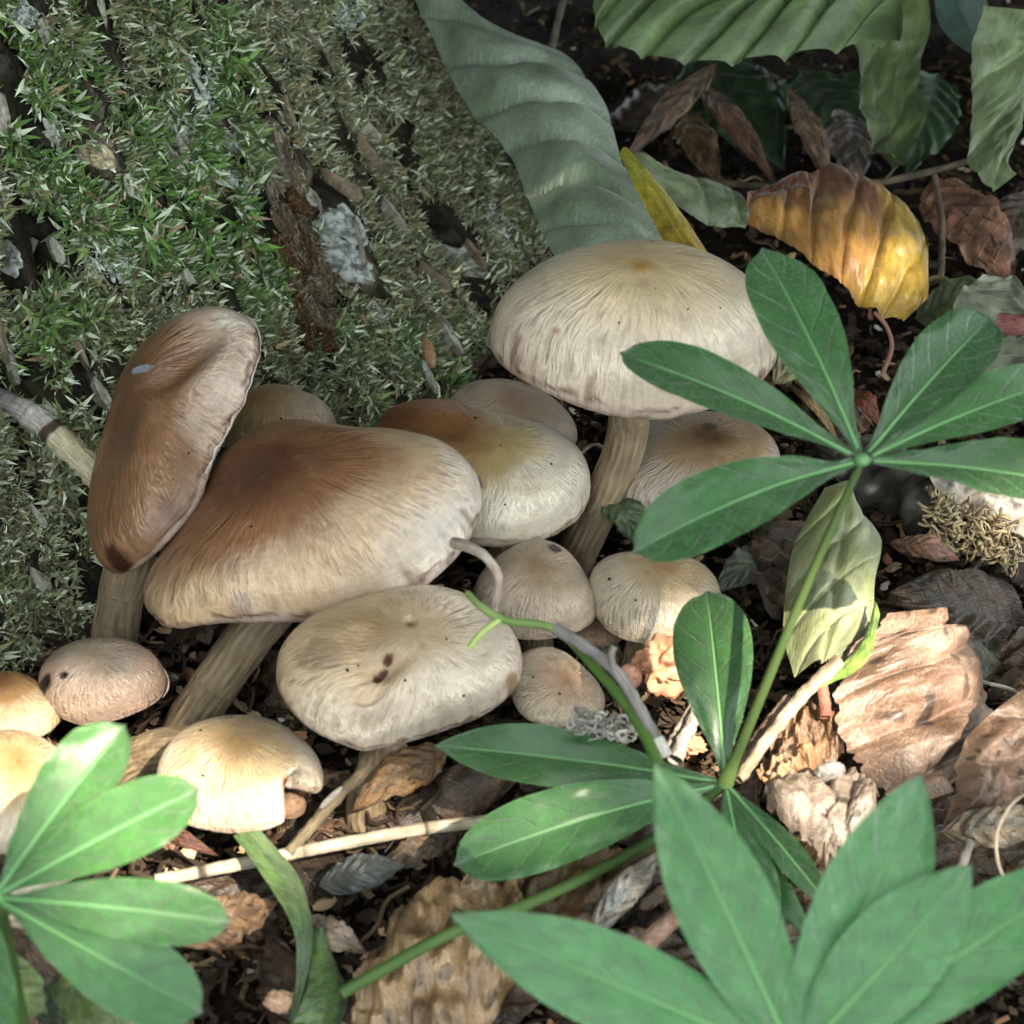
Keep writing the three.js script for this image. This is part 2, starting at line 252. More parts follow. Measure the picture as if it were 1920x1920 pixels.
  // moss: slender pointed blades, one mass of them
  const blade = (bend, w) => {   // a folded blade one unit long, along y, facing z
    const g = sheet(2, 4, (u, v, p) => { const ww = w * [0.55, 1, 0.9, 0.55, 0.04][Math.round(v * 4)], x = (u - 0.5) * 2; p.set(x * ww, v * (1 - 0.25 * bend * v), bend * v * v * 0.55 - Math.abs(x) * ww * -0.4); }); return g;
  };
  const kinds = [[blade(0.5, 0.1), 120000], [blade(-0.6, 0.13), 80000], [blade(1.2, 0.07), 60000]];
  const mm = std({ name: 'moss', roughness: 0.75 }), m4 = new THREE.Matrix4(), q = new THREE.Quaternion(), X = V(), Y = V(), Z = V(), p = V(), c = new THREE.Color();
  const NT = 420, NY = 150, tP = [], tN = [];   // the surface and its normals on a grid, for speed
  for (let j = 0; j <= NY; j++) for (let i = 0; i <= NT; i++) tP.push(trunkP(TH0 - 0.65 + 1.6 * i / NT, -0.008 + 0.136 * j / NY));
  for (let j = 0; j <= NY; j++) for (let i = 0; i <= NT; i++) { const I = Math.min(i, NT - 1), J = Math.min(j, NY - 1), a = tP[J * (NT + 1) + I]; tN.push(tP[J * (NT + 1) + I + 1].clone().sub(a).cross(tP[(J + 1) * (NT + 1) + I].clone().sub(a)).normalize().negate()); }
  for (const [geo, n] of kinds) {
    const im = new THREE.InstancedMesh(geo, mm, n); im.name = 'moss'; im.castShadow = im.receiveShadow = true; im.userData.kind = 'stuff';
    let k = 0;
    for (let tries = 0; k < n && tries < n * 6; tries++) {
      const th = TH0 + rr(-0.64, 0.94), y = rr(-0.006, 0.125) * (rnd() < 0.75 ? 1 : 0.6), gi = (th - TH0 + 0.65) / 1.6 * NT, gj = (y + 0.008) / 0.136 * NY, i0 = gi | 0, j0 = gj | 0, o0 = j0 * (NT + 1) + i0;
      p.copy(tP[o0]).lerp(tP[o0 + 1], gi - i0).lerp(X.copy(tP[o0 + NT + 1]).lerp(tP[o0 + NT + 2], gi - i0), gj - j0);
      const a = (th - TH0) * 0.24, g1 = a + 0.25 * y, cl = N3(g1 * 170, y * 75, 3) + 0.5 * N3(g1 * 380, y * 240, 7), big = N3(g1 * 40, y * 18, 9);
      if (cl + 0.6 * big < -0.26 + rnd() * 0.36) continue;                       // clumps with gaps between them
      if (rnd() < bareness(p) * 0.93) continue;
      const fis = fissure(a + 0.05 * y + 0.006 * N3(a * 18, y * 18, 4), y); if (rnd() < fis * 0.85 || rnd() < 1.6 * crack(a, y) - 0.2) continue;
      const nrm = tN[o0], green = smoothstep(N3(a * 22, y * 20, 21) + 0.5 * N3(a * 90, y * 80, 23) + (y - 0.05) * 6, -0.15, 0.5), pale = rnd();
      Y.set(rr(-1, 1), rr(-1.2, 0.7), rr(-1, 1)).multiplyScalar(0.8).addScaledVector(nrm, rr(0.35, 1.1)).normalize();
      Z.copy(nrm).addScaledVector(V(rr(-1, 1), rr(-1, 1), rr(-1, 1)), 0.5); Z.addScaledVector(Y, -Z.dot(Y)).normalize(); X.crossVectors(Y, Z);
      let pale2 = false; for (const [lp, lr] of LICHEN) if (p.distanceToSquared(lp) < lr * lr && rnd() < 0.75) pale2 = true;
      const L = rr(0.0012, 0.0034) * (0.75 + 0.3 * green + 0.7 * clamp(cl + 0.1, 0, 0.8)) * (pale2 ? 0.55 : 1), lift = Math.max(0, cl) * 0.005;
      m4.makeBasis(X, Y, Z).scale(V(L, L, L)); m4.setPosition(p.addScaledVector(nrm, lift * rnd()).sub(trunk.position)); im.setMatrixAt(k, m4);
      const t = rnd(); let b = mix3([0.17, 0.18, 0.09], mix3([0.09, 0.19, 0.035], [0.18, 0.25, 0.05], smoothstep(y + a * 0.4, 0.06, 0.13) * rnd()), green);
      if (t < 0.26) b = mix3(b, [0.52, 0.57, 0.43], 0.8); else if (t < 0.38) b = mix3(b, [0.05, 0.05, 0.025], 0.7); else if (t < 0.43) b = [0.26, 0.19, 0.1];
      if (pale2) b = mix3(b, [0.5, 0.56, 0.5], 0.8);
      const s = rr(0.45, 1.6); c.setRGB(b[0] * s, b[1] * s, b[2] * s); im.setColorAt(k++, c);
    }
    im.count = k; trunk.add(im);
  }
}
// ---------------------------------------------------------------- mushrooms
const BROWN = [0.2, 0.085, 0.032];
// [cx, cy, distance, shape] of each cap, then its colours (apex, middle, margin with their radii) and its stem (foot pixel, height, radii)
function mushroom(label, [cx, cy, d, q], paint, stem, opt = {}) {
  const C = P(cx, cy, d), fr = capFrame(q[0], q[1]), [a, u, v] = fr, R = q[2], H = q[3];
  const foot = stem ? G(stem[0], stem[1], stem[2] ?? 0) : C.clone().setY(0);
  const m = thing(opt.name ?? 'mushroom', label, 'mushroom', foot);
  const ph = rnd() * 40, nu = opt.nu ?? 168, nv = 84;
  const lip = opt.lip ?? 0.085;
  const find = (px, py) => { let best = 1e9, bs = 0, bt = 0; const p = V(); for (let i = 2; i <= 60; i++) for (let j = 0; j < 120; j++) { const s = i / 60, th = j / 120 * 6.28319; capPoint(q, fr, C, s, th, p); const r = proj(p), e = Math.hypot(r[0] - px, r[1] - py) + (r[2] - d) * 2500; if (e < best) { best = e; bs = s; bt = th; } } return [bs, bt]; };
  const disc = (px, py) => { const [s, t] = find(px, py), rho = Math.sin(s * Math.PI / 2); return [rho * Math.cos(t), rho * Math.sin(t)]; };
  const px2 = (l) => (l ?? []).map(([x, y, ...r]) => [...disc(x, y), ...r]);
  for (const k of ['c0', 'c1', 'cm', 'c2']) if (paint[k]) paint[k] = [paint[k][0] * 0.95, paint[k][1] * 0.89, paint[k][2] * 0.87];
  const tears = (opt.tears ?? []).map(([x, y, w, dp]) => [find(x, y)[1], w, dp]);
  const dents = px2(opt.dents), stains = px2(opt.stains), specks = px2(opt.specks); if (paint.op) paint.o = disc(...paint.op);
  const shape = (uu, s, p) => {
    const th = uu * 2 * Math.PI;
    let rim = 1 + 0.014 * fbm(Math.cos(th) * 3.2 + ph, Math.sin(th) * 3.2, 2, 3) * smoothstep(s, 0.7, 1);
    if (s <= 1) capPoint(q, fr, C, s, th, p);
    else { capPoint(q, fr, C, 1, th, p); const k = (s - 1) / 0.14; p.addScaledVector(a, -lip * R * Math.sin(k * Math.PI * 0.5)); rim *= 1 - 0.09 * k * k; }
    const k = Math.min(s, 1) * Math.PI / 2, rho = Math.sin(k), x = rho * Math.cos(th), y = rho * Math.sin(th);
    for (const [dx, dy, r, dp] of dents) { const e = ((x - dx) ** 2 + (y - dy) ** 2) / (r * r); if (e < 6) p.addScaledVector(a, -dp * R * Math.exp(-e)); }
    for (const [t0, w, dp] of tears) { let e = th - t0; e -= Math.round(e / 6.2832) * 6.2832; const f = Math.exp(-((e / w) ** 4)) * smoothstep(s, 0.5, 1.0) * (1 + 0.5 * fbm(th * 14, ph, 3, 3)); rim *= 1 - dp * f; p.addScaledVector(a, f * dp * R * (dp > 0 ? 0.35 : 0.05)); }
    p.addScaledVector(a, 0.012 * R * fbm(x * 3 + ph, y * 3, 4, 3) * smoothstep(s, 0, 0.2));
    if (s > 0.82) p.addScaledVector(a, 0.012 * R * N3(Math.cos(th) * 9 + ph, Math.sin(th) * 9, s * 6) * smoothstep(s, 0.82, 1));
    if (rim !== 1) { const h = p.clone().sub(C); const ax = h.dot(a); h.addScaledVector(a, -ax).multiplyScalar(rim); p.copy(C).addScaledVector(a, ax).add(h); }
  };
  const { c0, c1, c2, cm, r1 = 0.35, r2 = 0.9, o = [0, 0], edge = 0.5 } = paint;
  const color = (uu, vv) => {
    const s = vv * 1.14, th = uu * 2 * Math.PI, k = Math.min(s, 1) * Math.PI / 2, rho = Math.sin(k), x = rho * Math.cos(th), y = rho * Math.sin(th);
    let r = Math.hypot(x - o[0], y - o[1]) * (1 + 0.22 * fbm(x * 2.2 + ph, y * 2.2, 5, 3)) + 0.05 * fbm(Math.cos(th) * 14 + ph, Math.sin(th) * 14, s * 3);
    let c = r < r1 ? mix3(c0, c1, smoothstep(r, 0, r1)) : cm ? mix3(mix3(c1, cm, smoothstep(r, r1, (r1 + r2) / 2)), c2, smoothstep(r, (r1 + r2) / 2, r2)) : mix3(c1, c2, smoothstep(r, r1, r2));
    c = mix3(c, [0.34, 0.22, 0.13], 0.3 * smoothstep(fbm(x * 6 + ph, y * 6, 8, 3), 0.12, 0.42));                 // blotches
    const frag = smoothstep(N3(Math.cos(th) * 4 + ph, Math.sin(th) * 4, 3 + s * 2) + 0.35 * N3(Math.cos(th) * 13 + ph, Math.sin(th) * 13, s * 7) + (s - 0.99) * 7, 0.1, 0.3) * smoothstep(s, 0.9, 0.97);
    c = mix3(c, [0.24, 0.16, 0.11], frag * edge);                                                                // wet brown margin, broken up
    for (const [dx, dy, rad, cc] of stains) { const e = Math.hypot(x - dx, y - dy) / rad + 0.35 * fbm(x * 9 + ph, y * 9, 3, 3); c = mix3(c, cc, 1 - smoothstep(e, 0.6, 1.05)); }
    const vn = fbm(Math.cos(th) * 5 + ph, Math.sin(th) * 5, 12, 3), s0 = 0.985 + 0.05 * vn;
    c = mix3(c, mix3([0.55, 0.45, 0.41], [0.38, 0.27, 0.22], clamp(0.4 + 2 * vn, 0, 1)), smoothstep(s, s0, s0 + 0.02) * edge);      // the band of veil round the margin
    c = mix3(c, [0.1, 0.055, 0.04], Math.exp(-(((s - s0) / 0.009) ** 2)) * smoothstep(fbm(Math.cos(th) * 5 + ph, Math.sin(th) * 5, 21, 3), -0.15, 0.1) * Math.min(1, edge * 1.2));   // broken dark line above it
    return c;
  };
  const nrep = Math.max(1, Math.round(R / 0.02));
  part('cap', closeNormals(sheet(nu, nv, (uu, vv, p) => shape(uu, vv * 1.14, p), color, (uu, vv) => [uu * nrep, Math.min(0.999, vv * 1.0)]), nu, nv), M.cap, m);
  // gills: pleats from the margin to the stem
  const np = Math.round(70 + R * 2500), rim = V(), cen = C.clone().addScaledVector(a, H * 0.25);
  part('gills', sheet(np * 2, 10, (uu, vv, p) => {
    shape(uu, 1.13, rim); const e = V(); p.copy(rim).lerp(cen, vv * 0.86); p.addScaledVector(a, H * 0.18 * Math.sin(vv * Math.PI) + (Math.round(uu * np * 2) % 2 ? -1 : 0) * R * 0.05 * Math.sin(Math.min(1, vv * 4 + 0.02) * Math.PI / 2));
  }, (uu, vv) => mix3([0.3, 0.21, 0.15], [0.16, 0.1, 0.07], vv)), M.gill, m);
  if (stem) {
    const top = C.clone().addScaledVector(a, H * 0.3), [, , , r0, r1s] = stem, mid = top.clone().lerp(foot, 0.5).add(stem[5] ?? V(0, 0, 0)), sub = foot.clone(); sub.y -= 0.006;
    part('stem', tube([top, top.clone().addScaledVector(a, -H * 0.5).lerp(mid, 0.15), mid, foot, sub], (t) => lerp(r1s, r0, t) * (1 + 0.12 * smoothstep(t, 0.7, 1)), 46, 20, (t, uu, p) => {
      const n = fbm(p.x * 300, p.y * 120, p.z * 300); return mix3(mix3([0.42, 0.34, 0.23], [0.2, 0.145, 0.085], clamp(0.25 + t * 0.45 + n, 0, 1)), [0.07, 0.045, 0.03], smoothstep(t + 0.25 * n, 0.72, 0.95) * 0.8);
    }, 0.05, 3), M.stem, m);
  }
  // specks of soil and remnants of the veil
  const th = V(), n1 = V();
  for (const [x, y, r] of specks) {
    const s = Math.asin(Math.min(0.999, Math.hypot(x, y))) / (Math.PI / 2), uu = ((Math.atan2(y, x) / 6.28318) + 1) % 1; shape(uu, s, th); shape((uu + 0.004) % 1, s, n1);
    const nrm = V(), b = V(); shape(uu, s + 0.01, b); nrm.crossVectors(n1.clone().sub(th), b.sub(th)).normalize(); if (nrm.dot(a) < 0) nrm.negate();
    const g = new THREE.IcosahedronGeometry(1, 1), pos = g.attributes.position, e1 = n1.sub(th).normalize(), e2 = V().crossVectors(nrm, e1), k0 = rnd() * 9;
    for (let i = 0; i < pos.count; i++) { const w = V().fromBufferAttribute(pos, i), f = r * 0.62 * (1 + 0.9 * N3(w.x * 1.5 + k0, w.y * 1.5, w.z * 1.5)); const z = th.clone().addScaledVector(e1, w.x * f).addScaledVector(e2, w.y * f * 0.8).addScaledVector(nrm, w.z * f * 0.4); pos.setXYZ(i, z.x, z.y, z.z); }
    part('dirt_speck', g, darkSpeck, m);
  }
  for (const [t0, t1, w0] of opt.veil ?? [[3.3, 6.1, 0.055]]) {   // ragged band of veil along the margin
    const w = w0 * R;
    part('veil_remnant', sheet(110, 6, (uu, vv, p) => {
      const t = lerp(t0, t1, uu), k = Math.min(1, Math.sin(uu * Math.PI) * 3) * clamp(0.75 + 1.5 * fbm(Math.cos(t) * 5 + ph, Math.sin(t) * 5, 7, 3), 0.03, 1.4), f = ((t / 6.28318) % 1 + 1) % 1;
      shape(f, 1.0 + 0.06 * (1 - vv), p); const h = p.clone().sub(C); h.addScaledVector(a, -h.dot(a)).normalize(); p.addScaledVector(h, 0.00025 + R * 0.012 * Math.sin(vv * 2.6)).addScaledVector(a, -w * vv * k);
    }, (uu, vv) => { const n = fbm(uu * 22, vv * 2, ph, 3); return mix3(mix3([0.56, 0.46, 0.42], [0.3, 0.2, 0.16], clamp(0.3 + 1.6 * n, 0, 1)), [0.1, 0.05, 0.035], (1 - smoothstep(vv, 0.05, 0.3)) * smoothstep(n, -0.1, 0.1)); }), M.plain, m);
  }
  return { m, shape, C, a };
}
const darkSpeck = std({ name: 'dark_speck', color: new THREE.Color().setRGB(0.035, 0.02, 0.012), roughness: 0.9 });
const FIT = {"m1":[329,824,0.3056,[-0.984,0.4121,0.0173,0.0104,-0.2087,-0.2638,0.0269,-0.0719,-0.0479,-0.0105,0.0122,-0.0308,0.0055,-0.2653,0.85]],"m2":[588,996,0.299,[-0.2562,0.1727,0.0226,0.0133,0.138,0.0022,0.0781,0.0224,-0.03,-0.0599,0.0792,0.0304,-0.0335,-0.0538,0.85]],"m3":[1190,648,0.3176,[0.0444,0.0866,0.0213,0.017,0.1231,-0.0207,-0.0087,-0.0139,0.0028,-0.014,0.0031,0.0391,0.0049,0.0482,0.85]],"m4":[906,892,0.3296,[0.0841,0.0546,0.0182,0.0099,-0.0269,0.1684,0.0462,-0.0938,-0.0016,0.0095,-0.0204,-0.0323,0.0952,0.244,0.85]],"m5":[961,795,0.3472,[0.2732,-0.0503,0.0119,0.0062,0.0104,0.0107,0.0114,-0.03,-0.0246,-0.0182,-0.0082,0.0189,-0.1033,0.0234,0.85]],"m6":[525,813,0.3487,[-0.0695,-0.0996,0.0107,0.0078,-0.0339,0.0612,0.0248,0.0171,-0.0249,-0.0122,0.0556,-0.001,-0.0595,-0.1682,0.85]],"m7":[1299,877,0.3409,[-0.0564,0.1096,0.015,0.0068,0.026,-0.0438,0.0149,0.0159,0.0229,-0.016,0.0098,-0.0055,0.0547,0.0812,0.85]],"m8":[752,1250,0.2818,[0.1145,0.325,0.0152,0.0097,0.1734,-0.1076,-0.0032,0.0206,0.0465,0.0303,-0.0131,0.0642,0.0985,0.1001,0.85]],"m9":[1005,1120,0.3093,[0.0601,0.1367,0.01,0.0075,-0.0076,0.0161,-0.0167,0.0386,-0.042,0.0168,-0.0468,0.0363,-0.0248,0.084,0.85]],"m10":[1226,1128,0.3087,[0.0287,0.079,0.0103,0.007,0.0387,0.0157,0.0173,-0.0438,0.0171,0.0116,-0.0265,-0.0488,-0.0782,-0.011,0.85]],"m11":[1041,1295,0.301,[0.2858,0.3381,0.0074,0.0033,0.044,0.0462,0.0633,0.027,-0.0577,0.0051,-0.0172,0.0156,0.1333,0.0133,0.85]],"m12":[190,1284,0.29,[-0.0065,0.2526,0.0083,0.0066,0.1539,0.0067,0.0206,-0.0335,-0.0255,-0.0131,-0.0402,0.0471,-0.0177,-0.0398,0.85]],"m13":[460,1465,0.2741,[0.0015,-0.0138,0.0112,0.0082,0.0679,0.0276,-0.0638,0.027,0.0347,0.1223,0.0059,0.0101,-0.0628,-0.0388,0.85]],"m14":[16,1336,0.2883,[0.1008,-0.1105,0.0078,0.005,-0.0011,0.0826,0.0111,0.0124,0.0003,0.0195,0.0179,0.0365,0.0722,0.0671,0.85]],"m15":[21,1491,0.2634,[0.0612,0.2663,0.0096,0.0067,0.0129,0.1019,-0.001,0.0201,0.034,-0.0122,-0.0129,-0.0277,0.1822,-0.0948,0.85]]};
mushroom('tall brown silky mushroom cap tilted on edge against the moss', FIT.m1, { c0: [0.19, 0.1, 0.055], c1: [0.25, 0.145, 0.08], c2: [0.64, 0.56, 0.48], r1: 0.7, r2: 1.25, edge: 0.8, op: [215, 800] }, [215, 1200, 0.002, 0.0036, 0.0042],
  { dents: [[345, 655, 0.2, 0.12], [300, 700, 0.2, 0.11], [390, 620, 0.16, 0.1], [200, 830, 0.3, 0.08], [320, 920, 0.2, 0.05]], stains: [[236, 1072, 0.1, [0.05, 0.02, 0.012]], [420, 592, 0.1, [0.66, 0.6, 0.52]], [310, 945, 0.06, [0.18, 0.1, 0.06]]], specks: [[355, 848, 0.0004], [232, 1088, 0.0005], [322, 893, 0.0003]], veil: [[4.2, 7.2, 0.04]] });
mushroom('largest mushroom in the middle, reddish brown crown fading to a white margin', FIT.m2, { c0: [0.1, 0.036, 0.02], c1: [0.27, 0.14, 0.075], cm: [0.6, 0.47, 0.32], c2: [0.8, 0.76, 0.7], r1: 0.62, r2: 1.2, op: [480, 880], edge: 0.85 }, [345, 1385, 0, 0.0038, 0.0037, V(0, -0.002, 0.002)],
  { tears: [[276, 1080, 0.42, -0.13]], veil: [[3.2, 6.2, 0.075]], specks: [[472, 990, 0.00035], [715, 862, 0.00025]], stains: [[888, 1000, 0.04, [0.3, 0.22, 0.17]], [770, 1100, 0.03, [0.34, 0.27, 0.22]], [450, 1142, 0.06, [0.44, 0.34, 0.29]]] });
mushroom('large cream mushroom with an ochre centre, standing highest under the beech leaf', FIT.m3, { c0: [0.52, 0.3, 0.08], c1: [0.7, 0.6, 0.38], c2: [0.76, 0.7, 0.6], r1: 0.16, r2: 0.95, edge: 0.7, op: [1205, 497] }, [1068, 1075, 0, 0.0034, 0.0037, V(0.004, 0, -0.002)],
  { veil: [[3.1, 6.2, 0.06]], specks: [[1350, 578, 0.0003], [1290, 577, 0.0003], [1230, 540, 0.0002], [1165, 605, 0.0003], [1300, 520, 0.0002], [1340, 530, 0.0002]], stains: [[1045, 622, 0.025, [0.4, 0.26, 0.18]], [960, 700, 0.06, [0.36, 0.26, 0.2]], [1110, 745, 0.05, [0.46, 0.37, 0.29]]] });
mushroom('mushroom with a brown back and yellowish face, wedged behind the largest one', FIT.m4, { c0: [0.15, 0.055, 0.02], c1: [0.34, 0.17, 0.065], cm: [0.6, 0.49, 0.24], c2: [0.72, 0.7, 0.6], r1: 0.55, r2: 1.5, op: [725, 785], edge: 0.6 }, [960, 1060, 0, 0.0034, 0.0036],
  { dents: [[835, 800, 0.16, 0.08]], specks: [[893, 780, 0.00055], [1034, 871, 0.0004], [938, 832, 0.0003], [950, 945, 0.0003]], veil: [[3.4, 6.3, 0.055]] });
mushroom('small tan mushroom half hidden under the left rim of the cream one', FIT.m5, { c0: [0.36, 0.22, 0.12], c1: [0.42, 0.32, 0.22], c2: [0.46, 0.4, 0.34], edge: 0.8 }, [980, 900, 0, 0.0024, 0.0025]);
mushroom('small pale orange mushroom peeping out behind the tilted brown cap', FIT.m6, { c0: [0.46, 0.27, 0.1], c1: [0.56, 0.42, 0.24], c2: [0.6, 0.5, 0.4], r1: 0.6, op: [470, 750] }, [530, 900, 0, 0.0024, 0.0025], { specks: [[530, 785, 0.0004]] });
mushroom('tan mushroom with a dark centre, below the leaf whorl and right of the tall stem', FIT.m7, { c0: [0.2, 0.11, 0.05], c1: [0.48, 0.36, 0.22], c2: [0.5, 0.45, 0.4], r1: 0.5, op: [1335, 815], edge: 0.9 }, [1290, 1010, 0, 0.003, 0.0032], { stains: [[1330, 800, 0.1, [0.08, 0.04, 0.02]]] });
mushroom('wavy pale mushroom with a dark scar in its middle, front of the cluster', FIT.m8, { c0: [0.44, 0.33, 0.19], c1: [0.67, 0.55, 0.38], c2: [0.84, 0.77, 0.67], r1: 0.5, r2: 1.05, edge: 0.75, op: [690, 1170] }, [690, 1505, 0, 0.0033, 0.003, V(0.0, -0.002, 0)],
  { dents: [[712, 1245, 0.16, 0.2], [716, 1245, 0.045, 0.05], [726, 1229, 0.04, 0.045], [690, 1290, 0.12, 0.22], [695, 1340, 0.12, 0.2], [770, 1165, 0.07, 0.05], [680, 1195, 0.16, 0.09], [860, 1140, 0.2, 0.05]], stains: [[708, 1256, 0.042, [0.09, 0.03, 0.018]], [714, 1247, 0.044, [0.09, 0.03, 0.018]], [720, 1238, 0.044, [0.1, 0.034, 0.02]], [726, 1229, 0.04, [0.11, 0.038, 0.022]], [731, 1221, 0.034, [0.13, 0.045, 0.027]], [770, 1165, 0.05, [0.26, 0.17, 0.09]], [600, 1225, 0.2, [0.42, 0.3, 0.2]], [960, 1290, 0.1, [0.44, 0.3, 0.2]]], specks: [[653, 1252, 0.0005], [760, 1277, 0.00035], [873, 1303, 0.0004], [840, 1198, 0.0003], [672, 1238, 0.0003]], veil: [[3.3, 6.2, 0.07]] });
mushroom('small bell shaped mushroom behind the pale curling tendril', FIT.m9, { c0: [0.42, 0.31, 0.2], c1: [0.5, 0.41, 0.3], c2: [0.57, 0.5, 0.41], edge: 0.5 }, [1010, 1250, 0, 0.0024, 0.0026], { stains: [[1040, 1028, 0.14, [0.05, 0.03, 0.02]]] });
mushroom('small round tan mushroom right of the bell shaped one', FIT.m10, { c0: [0.46, 0.3, 0.14], c1: [0.55, 0.44, 0.28], c2: [0.6, 0.55, 0.45], edge: 0.6, op: [1250, 1060] }, [1190, 1260, 0, 0.0024, 0.0026], { specks: [[1142, 1087, 0.0005], [1268, 1185, 0.0004], [1190, 1125, 0.0003]] });
mushroom('low peach mushroom lying under the green stem, beside the wavy pale one', FIT.m11, { c0: [0.62, 0.38, 0.24], c1: [0.68, 0.52, 0.38], c2: [0.7, 0.62, 0.5], edge: 0.2 }, [1040, 1350, 0, 0.002, 0.002], { specks: [[1048, 1300, 0.0004], [1000, 1270, 0.0003]] });
mushroom('small greyish mushroom with a black hole at its left rim, low by the trunk', FIT.m12, { c0: [0.5, 0.42, 0.3], c1: [0.47, 0.4, 0.33], c2: [0.38, 0.3, 0.25], r1: 0.4, edge: 0.9 }, [195, 1375, 0, 0.002, 0.0022],
  { stains: [[82, 1280, 0.17, [0.012, 0.006, 0.005]], [119, 1264, 0.09, [0.02, 0.01, 0.008]]], dents: [[82, 1280, 0.12, 0.1], [119, 1264, 0.06, 0.06]], veil: [[3.3, 6.5, 0.1]] });
mushroom('mushroom with a torn right rim lying above the pale straw', FIT.m13, { c0: [0.32, 0.23, 0.12], c1: [0.5, 0.41, 0.26], c2: [0.64, 0.58, 0.48], r1: 0.5, edge: 0.5, op: [440, 1395] }, [235, 1440, 0, 0.0032, 0.003, V(0, 0.001, -0.004)],
  { tears: [[580, 1515, 0.26, 0.36]], specks: [[380, 1452, 0.0004], [375, 1368, 0.00045], [478, 1355, 0.0003]], veil: [[3.5, 5.1, 0.04]], stains: [[560, 1480, 0.16, [0.3, 0.13, 0.07]], [552, 1455, 0.07, [0.66, 0.62, 0.56]]] });
mushroom('orange brown mushroom at the left edge beside the greyish one', FIT.m14, { c0: [0.3, 0.12, 0.05], c1: [0.52, 0.34, 0.17], c2: [0.58, 0.48, 0.31], r1: 0.7, edge: 0.3, op: [-10, 1275] }, [20, 1420, 0, 0.002, 0.002]);
mushroom('pale orange mushroom at the left edge, behind the front left leaf whorl', FIT.m15, { c0: [0.52, 0.29, 0.12], c1: [0.64, 0.48, 0.29], c2: [0.74, 0.67, 0.55], r1: 0.6, edge: 0.2 }, [20, 1640, 0, 0.0026, 0.0026]);
mushroom('tiny brown mushroom cap squeezed below the bell shaped and round ones', [1122, 1180, 0.314, [0.1, 0.1, 0.0042, 0.0022, 0.05, 0, 0, 0, 0, 0, 0, 0, 0, 0, 0.85]], { c0: [0.24, 0.14, 0.08], c1: [0.3, 0.19, 0.12], c2: [0.4, 0.3, 0.22] }, [1150, 1240, 0, 0.0018, 0.0016], { nu: 80 });
mushroom('tiny pinkish mushroom button under the torn rim', [545, 1512, 0.2755, [0.3, 0.3, 0.0021, 0.0024, 0, 0, 0.05, 0, 0, 0, 0, 0, 0, 0, 0.8]], { c0: [0.55, 0.34, 0.22], c1: [0.55, 0.36, 0.25], c2: [0.5, 0.34, 0.24], edge: 0.1 }, [535, 1545, 0, 0.0014, 0.0013], { nu: 60, veil: [] });
// ---------------------------------------------------------------- leaves
const PROF_W = [[0, 0.1], [0.12, 0.22], [0.3, 0.58], [0.5, 0.9], [0.66, 1], [0.8, 0.93], [0.9, 0.7], [0.96, 0.4], [0.985, 0.1], [1, 0.02]];
const PROF_E = [[0, 0.12], [0.1, 0.42], [0.25, 0.78], [0.45, 1], [0.65, 0.93], [0.82, 0.62], [0.93, 0.3], [1, 0.03]];
const PROF_N = [[0, 0.1], [0.2, 0.4], [0.45, 0.85], [0.62, 1], [0.78, 0.85], [0.9, 0.5], [1, 0.03]];
const PROF_B = [[0, 0.05], [0.06, 0.4], [0.2, 0.85], [0.4, 1], [0.6, 0.92], [0.8, 0.58], [0.92, 0.25], [1, 0.02]];
// a blade along pts; n = which way its face looks; w = half width in metres, or from the width seen in pixels
function blade({ pts, n, wpx, w, prof = PROF_W, fold = 0.25, roll = 0, twist = 0, wave = 0, nu = 20, nv = 60, col, ragged = 0, pleat = 0, pleats = 9, uvs = 1 }) {
  const c = spline(pts), ph = rnd() * 60, mid = c.getPointAt(0.55), t0 = c.getTangentAt(0.55), b0 = V().crossVectors(t0, n).normalize();
  if (w === undefined) { const dir = b0.clone().applyAxisAngle(t0, typeof twist === 'function' ? twist(0.55) : twist * 0.55); w = wpx / 2 / pxAt(mid, dir); }
  const T0 = V(), B = V(), N = V(), Q = V();
  const at = (t, q, p) => {
    c.getPointAt(clamp(t, 0, 1), Q); c.getTangentAt(clamp(t, 0, 1), T0); B.crossVectors(T0, n).normalize(); N.crossVectors(B, T0);
    const tw = typeof twist === 'function' ? twist(t) : twist * t; if (tw) { B.applyAxisAngle(T0, tw); N.applyAxisAngle(T0, tw); }
    let ww = w * interp(prof, t); if (ragged) ww *= 1 - ragged * Math.max(0, fbm(t * 9, q > 0 ? 3 : 9, ph, 3) + 0.15) * 2;
    const k = roll ? Math.sin(q * roll) / roll : q, z = roll ? (1 - Math.cos(q * roll)) / roll : 0;
    return p.copy(Q).addScaledVector(B, ww * k * Math.cos(fold)).addScaledVector(N, ww * (Math.abs(q) * Math.sin(fold) - z) + w * wave * Math.sign(q) * q * q * fbm(t * 5 + ph, q * 1.5, 2, 3) + pleat * w * Math.sin((t * pleats - Math.abs(q) * 1.6) * 6.283) * Math.min(1, Math.abs(q) * 3) * (1 - t) ** 0.3);
  };
  const g = sheet(nu, nv, (u, v, p) => at(v, u * 2 - 1, p), col && ((u, v, p) => col(v, u * 2 - 1, p)), (u, v) => [u, v * uvs]);
  return { g, at, w, c };
}
